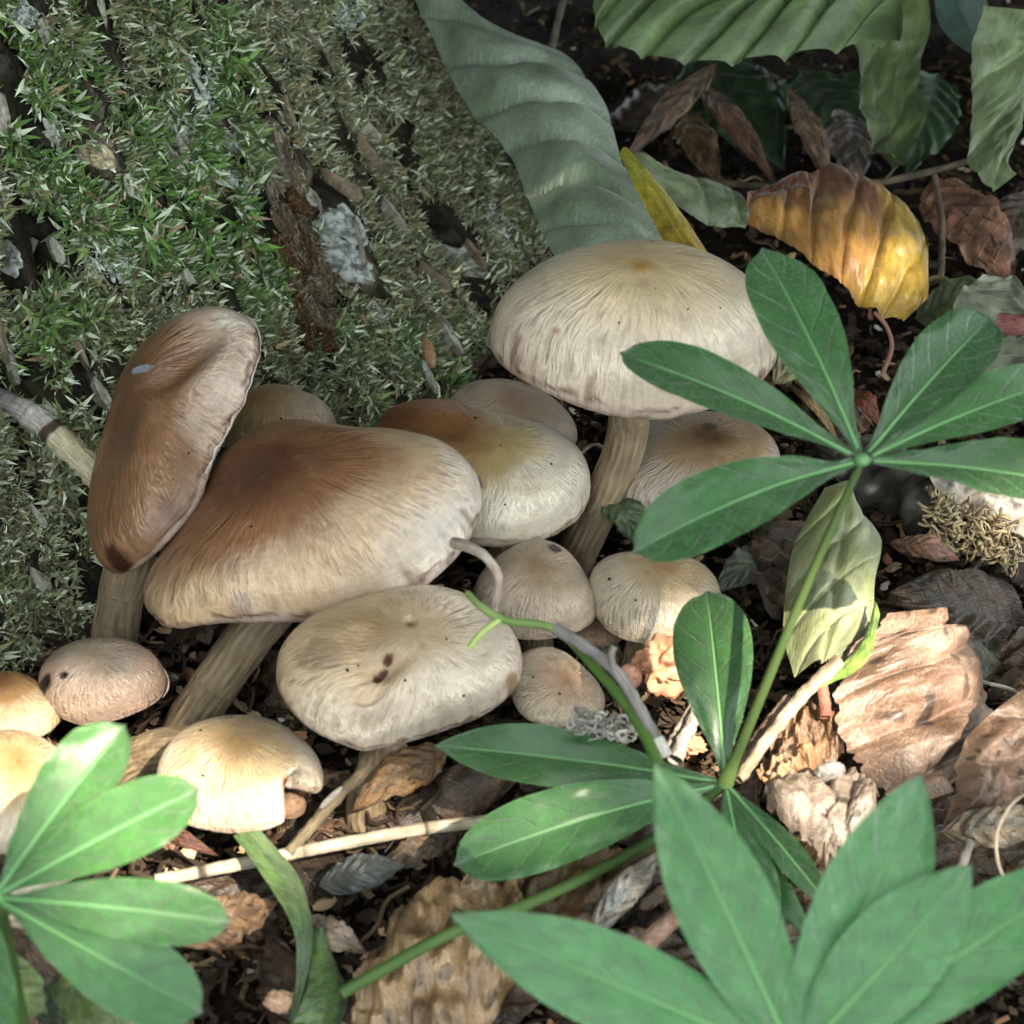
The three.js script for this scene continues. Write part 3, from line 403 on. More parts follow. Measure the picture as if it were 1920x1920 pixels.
// a leaf between two edges, each a list of [pixel x, pixel y, distance]; pleats run from edge to edge
function patch({ a, b, n = 0, amp = 0.001, skew = 0, bulge = 0, col, nu = 24, nv = 90, ragged = 0, curl = 0, crumple = 0, mid = 0, even = 0 }) {
  const A = spline(a.map((p) => P(...p))), B = spline(b.map((p) => P(...p))), ph = rnd() * 60, L = V(), R = V(), t1 = V(), n1 = V(), asp = A.getLength() / A.getPoint(0.5).distanceTo(B.getPoint(0.5));
  return sheet(nu, nv, (q, s, p) => {
    let qq = q; if (ragged) { const e = ragged * Math.max(0, 0.3 + fbm(s * 10, q < 0.5 ? 2 : 7, ph, 4)); qq = lerp(q < 0.5 ? 0 : e, q < 0.5 ? 1 - 0 : 1, q); qq = q + (q < 0.5 ? e * (1 - 2 * q) : -e * (2 * q - 1)); }
    A.getPoint(s, L); B.getPoint(s, R); A.getTangent(s, t1); t1.lerp(B.getTangent(s, n1), 0.5); const ab = R.clone().sub(L); n1.crossVectors(ab, t1).normalize(); if (n1.dot(FW) > 0) n1.negate();
    let h = bulge * Math.sin(Math.PI * qq) + curl * qq * qq; if (n) { const f = (s + skew * qq + 0.03 * N3(s * 5 + ph, qq * 2, 6)) * n; h += amp * (1 + 0.6 * N3(Math.floor(f) * 3.7 + ph, qq * 2, 1)) * (2.2 * Math.abs(Math.sin(f * 3.1416 + 0.45 * Math.sin(f * 6.283))) ** 0.75 - 1.2) * Math.min(1, 0.15 + 3 * qq) * (0.25 + 0.75 * Math.min(1, 2.2 * (1 - qq))); }
    if (mid) h -= mid * Math.exp(-(((qq - 0.5) / 0.05) ** 2));
    if (crumple) h += crumple * fbm(s * 6 + ph, qq * 4, 3, 4);
    p.copy(L).addScaledVector(ab, qq).addScaledVector(n1, h + 0.0004 * fbm(s * 9 + ph, qq * 7, 1, 3));
  }, col && ((q, s, p) => col(s, q, p)), (q, s) => even ? [q / 3, s * asp / 3] : [q, n ? ((s + skew * q) * n + 2.2 * q) / 9 : s]);
}
const mottle = (c0, c1, f = 160, k = 0.5) => (s, q, p) => mix3(c0, c1, clamp(k + 1.5 * fbm(p.x * f, p.y * f, p.z * f, 3), 0, 1));
const CAM = FW.clone().negate();
// whorl of narrow leaves: hub, the way it faces, leaves [tip x, tip y, width px, lift, fold, roll, extra]
const midribMat = std({ name: 'midrib', color: new THREE.Color().setRGB(0.12, 0.28, 0.1), roughness: 0.55 });
function whorl(plant, hub, n, leaves, mats, r0 = 0.0011) {
  leaves.forEach(([x, y, w, lift = 0, fold = 0.25, roll = 0, ex = {}], i) => {
    const r = ray(x, y), t = hub.clone().sub(EYE).dot(n) / r.dot(n), tip = EYE.clone().addScaledVector(r, t); tip.addScaledVector(ray(x, y), -(lift) / 1);
    const dir = tip.clone().sub(hub), L = dir.length(), base = hub.clone().addScaledVector(dir, 0.03), sag = ex.sag ?? 0.05;
    const pts = [base, base.clone().lerp(tip, 0.35).addScaledVector(n, L * sag), base.clone().lerp(tip, 0.7).addScaledVector(n, L * sag * 0.9), tip];
    const nn = (ex.n ?? n).clone();
    const B = blade({ pts, n: nn, wpx: w, fold, roll, prof: ex.prof ?? PROF_W, wave: ex.wave ?? rr(0.12, 0.34), twist: ex.twist ?? rr(-0.22, 0.22), nu: 18, nv: 54 });
    const lf = part('leaf', B.g, mats[i % mats.length], plant, ex.label);
    const mp = []; for (let k = 0; k <= 8; k++) mp.push(B.at(0.02 + k / 8 * 0.9, 0, V()).addScaledVector(nn, 0.00006));
    part('midrib', tube(mp, (t) => lerp(0.0003, 0.00008, t), 24, 6), midribMat, lf);
  });
  const g = new THREE.SphereGeometry(r0, 12, 8); g.scale(1, 0.8, 1); g.translate(hub.x, hub.y, hub.z); part('node', g, midribMat, plant);
}
const GREEN = [[0.04, 0.17, 0.022], [0.05, 0.19, 0.035], [0.036, 0.15, 0.024], [0.055, 0.21, 0.035]].map((c) => M.wood(c));
const PALE = [[0.12, 0.35, 0.12], [0.11, 0.33, 0.105], [0.13, 0.36, 0.13]].map((c) => M.wood(c, 0.4));
const stemCol = (t, u, p) => mix3([0.03, 0.08, 0.012], [0.07, 0.12, 0.025], clamp(0.5 + fbm(p.x * 200, p.y * 200, 3), 0, 1));
// plant with two whorls on one stem
{
  const h1 = P(1617, 862, 0.246), h2 = P(1360, 1468, 0.262), foot = P(640, 1862, 0.2465);
  const pl = thing('woodruff_plant', 'green plant with two leaf whorls, the upper one spread over the cream mushroom', 'plant', foot.clone());
  whorl(pl, h1, V(-0.05, 0.82, 0.55).normalize(), [[1162, 662, 108, 0.001, 0.3, 0], [1428, 466, 150, 0.002, 0.16, 0.3], [1856, 596, 150, 0.001, 0.4, 0], [1990, 712, 112, 0, 0.3, 0], [2080, 922, 118, 0.001, 0.3, 0], [1186, 1036, 150, 0.004, 0.34, 0, { sag: 0.09 }]], GREEN);
  whorl(pl, h2, V(-0.05, 0.8, 0.6).normalize(), [[815, 1398, 118, 0.002, 0.22, 0.2, { prof: PROF_N }], [850, 1622, 150, 0.006, 0.3, 0, { sag: 0.1 }], [1325, 1108, 160, 0, 0.3, 0.3], [1420, 1800, 130, 0.001, 0.4, 0, { prof: PROF_N }], [1500, 1960, 150, -0.004, 0.25, 0, { prof: PROF_N }], [1556, 1700, 70, 0.001, 0.6, 0, { prof: PROF_N }]], GREEN);
  part('stem', tube([h1, P(1520, 1080, 0.25), P(1425, 1310, 0.256), h2], (t) => lerp(0.00055, 0.0008, t) * (1 + 0.5 * smoothstep(t, 0.92, 1)), 40, 8, (t, u) => mix3([0.045, 0.08, 0.015], [0.17, 0.26, 0.05], 0.8 * smoothstep(t, 0.88, 1) + 0.45 * smoothstep(Math.cos(u * 6.283 - 1), 0.6, 0.9))), M.plain, pl);
  part('stem', tube([h2, P(1230, 1570, 0.266), P(1000, 1690, 0.255), P(840, 1752, 0.249), foot], 0.00085, 50, 8, stemCol), M.plain, pl);
}
// front right plant
{
  const h = P(1490, 1990, 0.19), foot = h.clone(); foot.y = 0;
  const pl = thing('woodruff_plant', 'blurred pale green plant nearest the camera at the lower right, its leaves fanning up', 'plant', foot);
  whorl(pl, h, V(-0.02, 0.72, 0.69).normalize(), [[846, 1716, 190, 0.002, 0.16, 0.3, { prof: PROF_E, sag: 0.06 }], [1228, 1432, 185, 0.004, 0.22, 0, { prof: PROF_E }], [1728, 1452, 205, 0.001, 0.25, 0, { prof: PROF_E }], [1822, 1622, 195, 0.004, 0.2, 0.2, { prof: PROF_E }], [2080, 1600, 190, 0, 0.2, 0, { prof: PROF_E }]], PALE, 0.0014);
  part('stem', tube([h, h.clone().lerp(foot, 0.5).add(V(0.002, 0, 0)), foot], 0.0013, 16, 8, stemCol), M.plain, pl);
}
// front left plant
{
  const h = P(-12, 1682, 0.205), foot = h.clone(); foot.y = 0;
  const pl = thing('woodruff_plant', 'bright green plant cut by the left edge, four leaves spread in front of the mushrooms', 'plant', foot);
  whorl(pl, h, V(0.02, 0.75, 0.66).normalize(), [[236, 1360, 142, 0.002, 0.34, 0], [374, 1478, 146, 0.002, 0.36, 0], [434, 1728, 128, 0.001, 0.3, 0, { sag: 0.1 }], [380, 1900, 168, 0.001, 0.25, 0.2], [-10, 2010, 110, 0, 0.3, 0], [-260, 1500, 140, 0, 0.3, 0]], [[0.085, 0.28, 0.05], [0.08, 0.27, 0.045], [0.075, 0.25, 0.05], [0.08, 0.27, 0.07]].map((c) => M.wood(c, 0.36)), 0.0013);
  part('stem', tube([h, h.clone().lerp(foot, 0.5), foot], 0.0013, 16, 8, stemCol), M.plain, pl);
}
// small twisted green leaves by the straw
const shoot = thing('twisted_green_shoot', 'small shoot with two twisted green leaves growing across the pale straw', 'plant', G(552, 1910, 0));
part('leaf', patch({ a: [[438, 1566, 0.262], [505, 1662, 0.255], [548, 1740, 0.25], [556, 1820, 0.249], [543, 1912, 0.25]], b: [[488, 1562, 0.264], [552, 1640, 0.26], [580, 1720, 0.254], [577, 1810, 0.25], [551, 1916, 0.25]], bulge: 0.0005, curl: 0.0004, col: mottle([0.05, 0.13, 0.02], [0.12, 0.24, 0.05], 200) }), M.beech(0.35), shoot);
part('leaf', patch({ a: [[582, 1748, 0.256], [580, 1830, 0.252], [566, 1880, 0.25], [548, 1918, 0.25]], b: [[592, 1742, 0.257], [626, 1800, 0.258], [652, 1868, 0.256], [640, 1925, 0.253]], bulge: 0.0016, col: mottle([0.06, 0.15, 0.015], [0.16, 0.3, 0.05], 200) }), M.beech(0.35), shoot);
part('stem', tube([P(549, 1905, 0.2505), P(552, 1916, 0.252), G(552, 1945, -0.002)], 0.0006, 8, 6, stemCol), M.plain, shoot);
const leafP = (label, o, mat, name = 'beech_leaf', cat = 'leaf') => single(name, patch(o), mat, label, cat);
const BL = M.beech(0.42, 0.15);
// pleated leaves at the top
{
  const gl = (d, l0, l = mix3(d, l0, 0.72)) => (s, q, p) => mix3(d, l, clamp(0.5 + 0.9 * fbm(p.x * 90, p.y * 90, p.z * 90, 3), 0, 1));
  leafP('long grey green pleated leaf leaning on the trunk above the cream mushroom', { even: 1, a: [[762, -30, 0.462], [800, 50, 0.452], [872, 195, 0.43], [950, 285, 0.41], [1000, 400, 0.385], [1036, 478, 0.37], [1080, 560, 0.36]], b: [[800, -10, 0.462], [905, 62, 0.455], [1050, 100, 0.44], [1130, 190, 0.425], [1165, 300, 0.405], [1256, 440, 0.372], [1300, 540, 0.362]], n: 8, amp: 0.0034, skew: -0.18, bulge: 0.004, nv: 150, col: gl([0.22, 0.3, 0.18], [0.5, 0.6, 0.52]) }, phy({ name: 'glaucous_leaf', vertexColors: true, map: T.leafP, bumpMap: T.leafP, bumpScale: 0.0004, roughness: 0.92, transmission: 0.15, clearcoat: 0.7, clearcoatRoughness: 0.4 }));
  leafP('broad green leaf with deep pleats hanging in at the top edge', { a: [[1090, -80, 0.43], [1300, -70, 0.43], [1430, -12, 0.425], [1510, 32, 0.42], [1600, 52, 0.415], [1684, 75, 0.41]], b: [[1108, 20, 0.41], [1135, 82, 0.407], [1235, 112, 0.405], [1370, 120, 0.404], [1530, 100, 0.405], [1686, 80, 0.41]], n: 8, amp: 0.004, skew: 0.16, bulge: 0.007, nv: 150, col: gl([0.1, 0.18, 0.04], [0.24, 0.37, 0.15]) }, BL);
  leafP('olive green withered leaf hanging point down at the top', { a: [[1570, -30, 0.44], [1600, 90, 0.435], [1614, 180, 0.43], [1620, 235, 0.425], [1642, 280, 0.42], [1686, 306, 0.418]], b: [[1745, -30, 0.44], [1738, 70, 0.45], [1722, 150, 0.445], [1736, 215, 0.435], [1722, 255, 0.43], [1690, 304, 0.42]], n: 2.5, amp: 0.0012, skew: 0.4, bulge: -0.004, crumple: 0.003, col: gl([0.09, 0.14, 0.03], [0.27, 0.38, 0.13]) }, BL);
  leafP('pale green withered leaf hanging at the right top edge', { a: [[1838, 10, 0.42], [1826, 100, 0.42], [1818, 200, 0.42], [1816, 270, 0.418], [1826, 330, 0.416], [1862, 360, 0.415]], b: [[1945, 30, 0.43], [1940, 110, 0.435], [1924, 180, 0.43], [1914, 240, 0.425], [1892, 295, 0.42], [1868, 356, 0.416]], n: 3, amp: 0.0012, skew: 0.3, bulge: 0.006, crumple: 0.003, col: gl([0.15, 0.23, 0.07], [0.44, 0.55, 0.32]) }, BL);
  single('dark_leaf', blade({ pts: [P(1770, -60, 0.45), P(1800, 20, 0.45), P(1850, 110, 0.45)], n: CAM, wpx: 100, prof: PROF_E, col: mottle([0.015, 0.07, 0.045], [0.03, 0.11, 0.07]) }).g, BL, 'dark bluish green leaf tip at the top beside the pale withered leaf', 'leaf');
  leafP('bright yellow narrow leaf lying behind the cream mushroom', { a: [[1160, 288, 0.375], [1192, 355, 0.367], [1230, 425, 0.36], [1255, 480, 0.352]], b: [[1176, 286, 0.376], [1228, 335, 0.372], [1282, 405, 0.362], [1330, 478, 0.352]], bulge: 0.0016, mid: 0.0005, col: (s, q, p) => mix3([0.5, 0.52, 0.04], [0.78, 0.52, 0.02], clamp(s * 0.9 + q * 0.2 + fbm(p.x * 150, p.y * 150, 2), 0, 1)) }, BL);
  leafP('small grey green leaf between the yellow leaf and the orange one', { a: [[1172, 290, 0.383], [1250, 372, 0.386], [1330, 422, 0.388], [1398, 428, 0.39]], b: [[1196, 294, 0.385], [1290, 332, 0.395], [1368, 350, 0.396], [1408, 388, 0.393]], n: 3, amp: 0.0007, skew: 0.3, bulge: 0.002, crumple: 0.001, col: gl([0.12, 0.17, 0.06], [0.3, 0.37, 0.22]) }, BL);
  const or = thing('orange_beech_leaf', 'orange and gold pleated dead leaf standing like a fan at the right', 'leaf', P(1675, 640, 0.385));
  part('leaf_blade', patch({ a: [[1396, 418, 0.39], [1470, 462, 0.384], [1545, 515, 0.379], [1598, 562, 0.377], [1645, 592, 0.377], [1690, 606, 0.379]], b: [[1404, 372, 0.395], [1450, 346, 0.398], [1488, 326, 0.4], [1515, 332, 0.4], [1560, 308, 0.4], [1610, 322, 0.398], [1655, 352, 0.396], [1700, 384, 0.393], [1738, 455, 0.388], [1738, 558, 0.382]], n: 6, amp: 0.001, skew: -0.05, bulge: 0.003, nv: 170, crumple: 0.003, ragged: 0.05,
    col: (s, q, p) => mix3(mix3([0.66, 0.32, 0.06], [0.24, 0.075, 0.012], smoothstep(q + 0.3 * fbm(p.x * 120, p.y * 120, 4) - s * 0.55, 0.05, 0.5)), [0.62, 0.4, 0.03], smoothstep(s + 0.25 * fbm(p.x * 100, p.y * 100, 8), 0.55, 0.8)) }), M.beech(0.4, 0.3), or);
  part('petiole', tube([P(1640, 585, 0.378), P(1662, 612, 0.379), P(1672, 650, 0.382), P(1655, 700, 0.385)], 0.0005, 16, 6, cst([0.3, 0.15, 0.1])), M.plain, or);
}
const PLAIN_DEAD = phy({ name: 'plain_dead_leaf', vertexColors: true, map: T.deadP, bumpMap: T.deadP, bumpScale: 0.0004, roughness: 0.5, clearcoat: 0.3, clearcoatRoughness: 0.4 });
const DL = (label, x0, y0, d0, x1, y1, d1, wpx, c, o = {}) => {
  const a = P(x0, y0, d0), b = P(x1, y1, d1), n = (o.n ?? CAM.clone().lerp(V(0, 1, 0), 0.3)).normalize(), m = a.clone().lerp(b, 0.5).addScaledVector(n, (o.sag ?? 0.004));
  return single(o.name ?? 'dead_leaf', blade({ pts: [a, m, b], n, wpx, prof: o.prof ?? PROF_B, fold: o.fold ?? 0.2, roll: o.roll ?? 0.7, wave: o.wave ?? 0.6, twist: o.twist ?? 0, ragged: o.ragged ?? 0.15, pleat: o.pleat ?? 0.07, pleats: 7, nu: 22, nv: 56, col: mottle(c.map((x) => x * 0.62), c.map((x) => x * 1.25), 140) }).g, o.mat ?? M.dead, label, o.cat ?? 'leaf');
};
// curled dead leaves in the shade at the back
DL('grey tan curled dead leaf under the top pleated leaf, pointing down left', 1345, 120, 0.47, 1170, 300, 0.45, 78, [0.32, 0.24, 0.2], { roll: 1.4 });
DL('reddish grey folded dead leaf slanting down right in the shade', 1310, 150, 0.48, 1455, 345, 0.45, 74, [0.34, 0.22, 0.18], { roll: 1.4 });
DL('brown dead leaf between the two slanting folded ones', 1270, 210, 0.49, 1345, 345, 0.47, 90, [0.25, 0.16, 0.08]);
DL('beige finger shaped curled leaf behind the orange leaf', 1475, 165, 0.455, 1560, 345, 0.43, 80, [0.46, 0.34, 0.27], { roll: 1.5, prof: PROF_E });
DL('lilac grey crumpled leaf right of the beige finger shaped one', 1590, 210, 0.47, 1600, 350, 0.44, 110, [0.22, 0.2, 0.2]);
DL('reddish tan dead leaf with a dark rib right of the orange leaf', 1745, 345, 0.43, 1900, 540, 0.4, 140, [0.34, 0.2, 0.15], { roll: 0.4 });
DL('grey green flat dead leaf at the right edge under the leaf whorl', 1900, 520, 0.37, 1800, 780, 0.34, 190, [0.3, 0.33, 0.22], { roll: 0.4, mat: BL, pleat: 0.04 });
DL('dull green leaf lying between the orange leaf and the right edge', 1720, 600, 0.385, 1880, 545, 0.375, 90, [0.1, 0.16, 0.05], { mat: BL, roll: 0.3 });
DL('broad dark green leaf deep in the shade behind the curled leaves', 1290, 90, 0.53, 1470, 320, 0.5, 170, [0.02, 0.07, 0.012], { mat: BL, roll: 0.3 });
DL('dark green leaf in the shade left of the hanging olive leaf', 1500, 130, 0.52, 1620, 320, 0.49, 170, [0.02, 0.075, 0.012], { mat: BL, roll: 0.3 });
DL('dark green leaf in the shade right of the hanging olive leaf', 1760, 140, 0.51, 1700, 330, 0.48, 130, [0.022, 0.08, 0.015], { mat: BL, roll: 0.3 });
DL('dark brown leaf flat on the ground at the right, beside the reddish tan one', 1930, 360, 0.44, 1850, 520, 0.42, 110, [0.12, 0.09, 0.07]);
// the half shaded green leaf and the brown ones on the right
leafP('yellowish green fallen leaf behind the slanting stem, half in the sun', { a: [[1545, 915, 0.315], [1490, 1020, 0.308], [1472, 1120, 0.3], [1470, 1200, 0.292], [1490, 1270, 0.285]], b: [[1575, 930, 0.318], [1648, 1000, 0.315], [1640, 1090, 0.306], [1632, 1170, 0.298], [1560, 1275, 0.287]], bulge: 0.004, mid: 0.0012, n: 4, amp: 0.0004, skew: 0.4, col: mottle([0.36, 0.42, 0.15], [0.56, 0.6, 0.36], 120) }, M.beech(0.35, 0.25));
leafP('bright lime green leaf edge curling beside the half sunlit leaf', { a: [[1640, 1130, 0.297], [1622, 1190, 0.29], [1590, 1235, 0.286], [1530, 1275, 0.284]], b: [[1650, 1150, 0.294], [1640, 1210, 0.287], [1610, 1255, 0.282], [1540, 1290, 0.281]], bulge: 0.001, col: mottle([0.2, 0.4, 0.03], [0.4, 0.6, 0.1]) }, BL);
const tan = (d, l, f = 110) => (s, q, p) => mix3(d, l, clamp(0.5 + 1.6 * fbm(p.x * f, p.y * f, p.z * f, 4), 0, 1));
leafP('large glossy tan brown dead leaf with strong pleats at the right', { even: 1, a: [[1660, 1150, 0.292], [1585, 1225, 0.287], [1558, 1290, 0.283], [1572, 1370, 0.279], [1610, 1440, 0.277], [1680, 1520, 0.276]], b: [[1700, 1160, 0.3], [1790, 1185, 0.305], [1848, 1275, 0.302], [1856, 1360, 0.296], [1800, 1450, 0.288], [1725, 1525, 0.28]], n: 4.2, amp: 0.0013, skew: 0.22, bulge: 0.007, crumple: 0.0035, nv: 120, ragged: 0.08, col: tan([0.2, 0.12, 0.08], [0.44, 0.31, 0.24], 90) }, phy({ name: 'glossy_dead_leaf', vertexColors: true, map: T.deadP, bumpMap: T.deadP, bumpScale: 0.0004, roughness: 0.5, clearcoat: 0.4, clearcoatRoughness: 0.45 }), 'dead_leaf');
leafP('curved tan dead leaf at the right edge with a pointed lower end', { even: 1, a: [[1990, 1250, 0.285], [1880, 1320, 0.279], [1806, 1395, 0.274], [1790, 1460, 0.271], [1768, 1560, 0.268]], b: [[2010, 1400, 0.28], [1960, 1460, 0.275], [1900, 1500, 0.272], [1840, 1545, 0.27], [1772, 1566, 0.268]], n: 3, amp: 0.0012, skew: 0.3, bulge: 0.004, crumple: 0.003, col: tan([0.2, 0.12, 0.085], [0.42, 0.3, 0.23], 90) }, PLAIN_DEAD, 'dead_leaf');
DL('pale grey rolled dead leaf below the curved tan one at the right edge', 1768, 1562, 0.266, 1990, 1540, 0.262, 120, [0.46, 0.4, 0.33], { roll: 1.3 });
leafP('tattered pale dead leaf with a lacy lower edge in front of the glossy brown one', { even: 1, a: [[1425, 1500, 0.27], [1500, 1440, 0.275], [1560, 1470, 0.277], [1620, 1440, 0.276], [1650, 1500, 0.27]], b: [[1440, 1520, 0.266], [1510, 1600, 0.26], [1545, 1640, 0.258], [1580, 1625, 0.258], [1640, 1560, 0.262]], n: 4, amp: 0.0007, bulge: 0.003, crumple: 0.0024, ragged: 0.25, nv: 130, col: tan([0.34, 0.27, 0.22], [0.52, 0.44, 0.39]) }, PLAIN_DEAD, 'dead_leaf');
leafP('crumbly light brown leaf piece between the split twig and the glossy leaf', { a: [[1420, 1460, 0.28], [1450, 1380, 0.284], [1500, 1310, 0.288], [1550, 1330, 0.288]], b: [[1450, 1500, 0.276], [1510, 1470, 0.277], [1560, 1450, 0.278], [1590, 1400, 0.28]], crumple: 0.006, ragged: 0.2, bulge: 0.002, col: tan([0.3, 0.18, 0.1], [0.55, 0.38, 0.26]) }, M.dead, 'dead_leaf');
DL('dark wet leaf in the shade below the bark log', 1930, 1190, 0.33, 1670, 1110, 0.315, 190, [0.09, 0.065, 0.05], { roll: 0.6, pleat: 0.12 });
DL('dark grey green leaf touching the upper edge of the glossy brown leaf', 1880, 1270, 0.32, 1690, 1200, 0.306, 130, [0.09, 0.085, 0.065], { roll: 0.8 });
DL('pinkish brown leaf rim poking out under the bark log', 1670, 1020, 0.335, 1800, 1050, 0.33, 60, [0.55, 0.33, 0.26], { roll: 1, prof: PROF_E });
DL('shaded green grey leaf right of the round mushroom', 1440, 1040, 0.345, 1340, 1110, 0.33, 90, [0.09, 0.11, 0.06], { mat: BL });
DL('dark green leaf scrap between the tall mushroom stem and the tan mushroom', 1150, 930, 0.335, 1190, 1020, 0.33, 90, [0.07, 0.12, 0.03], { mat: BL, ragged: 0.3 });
// leaves at the bottom
leafP('large mottled brown dead leaf lying at the bottom under the green stem', { even: 1, a: [[705, 1800, 0.258], [745, 1700, 0.263], [830, 1650, 0.266], [960, 1650, 0.266]], b: [[660, 1960, 0.248], [780, 1965, 0.247], [900, 1930, 0.249], [1010, 1800, 0.255]], n: 3, amp: 0.0005, skew: 0.3, bulge: 0.004, crumple: 0.006, ragged: 0.06, nv: 120, col: tan([0.2, 0.12, 0.06], [0.5, 0.35, 0.19], 90) }, PLAIN_DEAD, 'dead_leaf');
leafP('dark brown flat dead leaf under the lower leaf whorl', { a: [[870, 1690, 0.266], [960, 1630, 0.27], [1090, 1600, 0.273], [1230, 1570, 0.275]], b: [[900, 1740, 0.262], [1000, 1780, 0.258], [1130, 1750, 0.26], [1260, 1680, 0.266]], n: 5, amp: 0.0006, skew: 0.2, crumple: 0.004, ragged: 0.1, col: tan([0.12, 0.075, 0.04], [0.3, 0.2, 0.12]) }, M.dead, 'dead_leaf');
DL('shiny grey leaf rolled into a boat under the lower leaf whorl', 1105, 1750, 0.257, 1245, 1590, 0.262, 90, [0.46, 0.45, 0.42], { roll: 1.4, mat: phy({ name: 'wet_grey_leaf', vertexColors: true, map: T.dead, bumpMap: T.deadB, bumpScale: 0.0007, roughness: 0.45, clearcoat: 0.7, clearcoatRoughness: 0.25 }) });
DL('brown lobed leaf scrap below the front left whorl tips', 340, 1770, 0.255, 520, 1690, 0.262, 110, [0.3, 0.2, 0.13], { ragged: 0.3 });
DL('dark reddish curled leaf just under the torn mushroom', 300, 1555, 0.27, 410, 1605, 0.265, 50, [0.2, 0.09, 0.07], { roll: 1.4 });
DL('pale tattered leaf scrap right of the twisted green shoot', 578, 1725, 0.262, 690, 1790, 0.258, 70, [0.5, 0.42, 0.36], { ragged: 0.4 });
DL('yellow green veined leaf at the bottom left corner', -30, 1800, 0.235, 90, 1900, 0.235, 120, [0.24, 0.36, 0.07], { mat: M.beech(0.4, 0.3), roll: 0.3 });
DL('second yellow green leaf at the bottom left, under the front leaf tips', 100, 1850, 0.24, 290, 1930, 0.236, 110, [0.25, 0.37, 0.08], { mat: M.beech(0.4, 0.3), roll: 0.3 });
DL('dark green leaf between the two yellow green ones at the bottom', 60, 1900, 0.245, 200, 1850, 0.246, 90, [0.04, 0.1, 0.03], { mat: BL });
DL('brown grey bark like leaf fragment by the bottom left leaves', 20, 1740, 0.245, 140, 1850, 0.243, 50, [0.3, 0.22, 0.18], { ragged: 0.3 });
DL('dark brown leaf slanting under the wavy mushroom', 840, 1400, 0.288, 660, 1520, 0.278, 100, [0.3, 0.19, 0.1], { roll: 0.9, ragged: 0.2 });
DL('blackish wet leaf beside the middle of the pale straw', 600, 1660, 0.268, 760, 1620, 0.27, 80, [0.06, 0.075, 0.07], { mat: BL });
DL('dull brown leaf left of the drop under the lower whorl', 860, 1560, 0.28, 700, 1640, 0.272, 70, [0.13, 0.1, 0.07], { ragged: 0.3 });
DL('pale green dry leaf scrap right under the rim of the cream mushroom', 1450, 720, 0.325, 1530, 650, 0.335, 70, [0.5, 0.54, 0.32], { roll: 0.5 });
DL('grey bark like leaf under the right leaves of the front plant', 1330, 1800, 0.25, 1500, 1740, 0.255, 120, [0.2, 0.17, 0.15]);
// ---------------------------------------------------------------- twigs, straws, seeds and crumbs
const twig = (label, pts, r, c0, c1, o = {}) => single(o.name ?? 'twig', tube(pts.map((p) => P(...p)), r, o.seg ?? 50, o.rad ?? 12, o.col ?? ((t, u, p) => mix3(c0, c1, clamp(0.5 + 1.6 * fbm(p.x * 260, p.y * 260, p.z * 260, 3), 0, 1))), o.rough ?? 0.2, 3), M.twig, label, o.cat ?? 'twig');
const band = (t, a, b) => smoothstep(t, a - 0.006, a + 0.006) * (1 - smoothstep(t, b - 0.006, b + 0.006));
twig('pale dry straw lying across the ground below the mushrooms', [[290, 1652, 0.262], [450, 1620, 0.266], [640, 1582, 0.271], [780, 1556, 0.273], [920, 1538, 0.276]], 0.00092, 0, 0, { name: 'straw', cat: 'straw', seg: 120, rough: 0.1, col: (t, u, p) => mix3(mix3([0.34, 0.3, 0.23], [0.58, 0.53, 0.44], clamp(0.5 + 2 * fbm(p.x * 300, p.y * 300, 2), 0, 1)), [0.05, 0.04, 0.03], Math.max(band(t + 0.01 * N3(u * 5, 1, 1), 0.12, 0.145) * (u > 0.2 ? 1 : 0.3), band(t, 0.795, 0.808), 0.6 * band(t, 0.43, 0.44))) });
twig('dry stalk with a grey broken end sticking out left of the tilted cap', [[-6, 742, 0.318], [70, 785, 0.316], [120, 830, 0.315], [195, 905, 0.314]], (t) => 0.0021 * (0.75 + 0.35 * smoothstep(t, 0, 0.4)), 0, 0, { name: 'dry_stalk', cat: 'stalk', seg: 80, rough: 0.22, col: (t, u, p) => mix3(mix3(mix3([0.12, 0.12, 0.13], [0.5, 0.49, 0.48], smoothstep(t + 0.2 * fbm(p.x * 400, p.y * 400, 2), 0.05, 0.35)), [0.62, 0.58, 0.42], smoothstep(t, 0.5, 0.56)), [0.06, 0.035, 0.025], band(t + 0.02 * N3(u * 6, 2, 1), 0.46, 0.53)) });
twig('pale curling tendril hanging from the rim of the largest mushroom', [[852, 1018, 0.272], [880, 1026, 0.268], [910, 1044, 0.265], [934, 1080, 0.264], [930, 1120, 0.264], [924, 1160, 0.266]], (t) => lerp(0.0009, 0.0005, t), [0.5, 0.36, 0.3], [0.74, 0.66, 0.6], { name: 'tendril', cat: 'tendril', rough: 0.1 });
{
  const st = thing('green_stem', 'thin bent green stem running from the tendril down to the front leaf tip', 'stem', P(1238, 1440, 0.247));
  part('stem', tube([[876, 1112, 0.262], [905, 1140, 0.26], [945, 1162, 0.26], [1040, 1180, 0.262], [1120, 1258, 0.258], [1190, 1345, 0.252], [1238, 1440, 0.247]].map((p) => P(...p)), (t) => lerp(0.0005, 0.00085, t), 70, 8, (t, u, p) => mix3([0.06, 0.14, 0.02], [0.22, 0.3, 0.1], clamp(0.9 - 1.3 * t + fbm(p.x * 200, p.y * 200, 2), 0, 1))), M.plain, st);
  part('side_shoot', tube([[940, 1160, 0.26], [905, 1185, 0.259], [880, 1215, 0.259]].map((p) => P(...p)), 0.0005, 14, 6, cst([0.4, 0.48, 0.16])), M.plain, st);
}
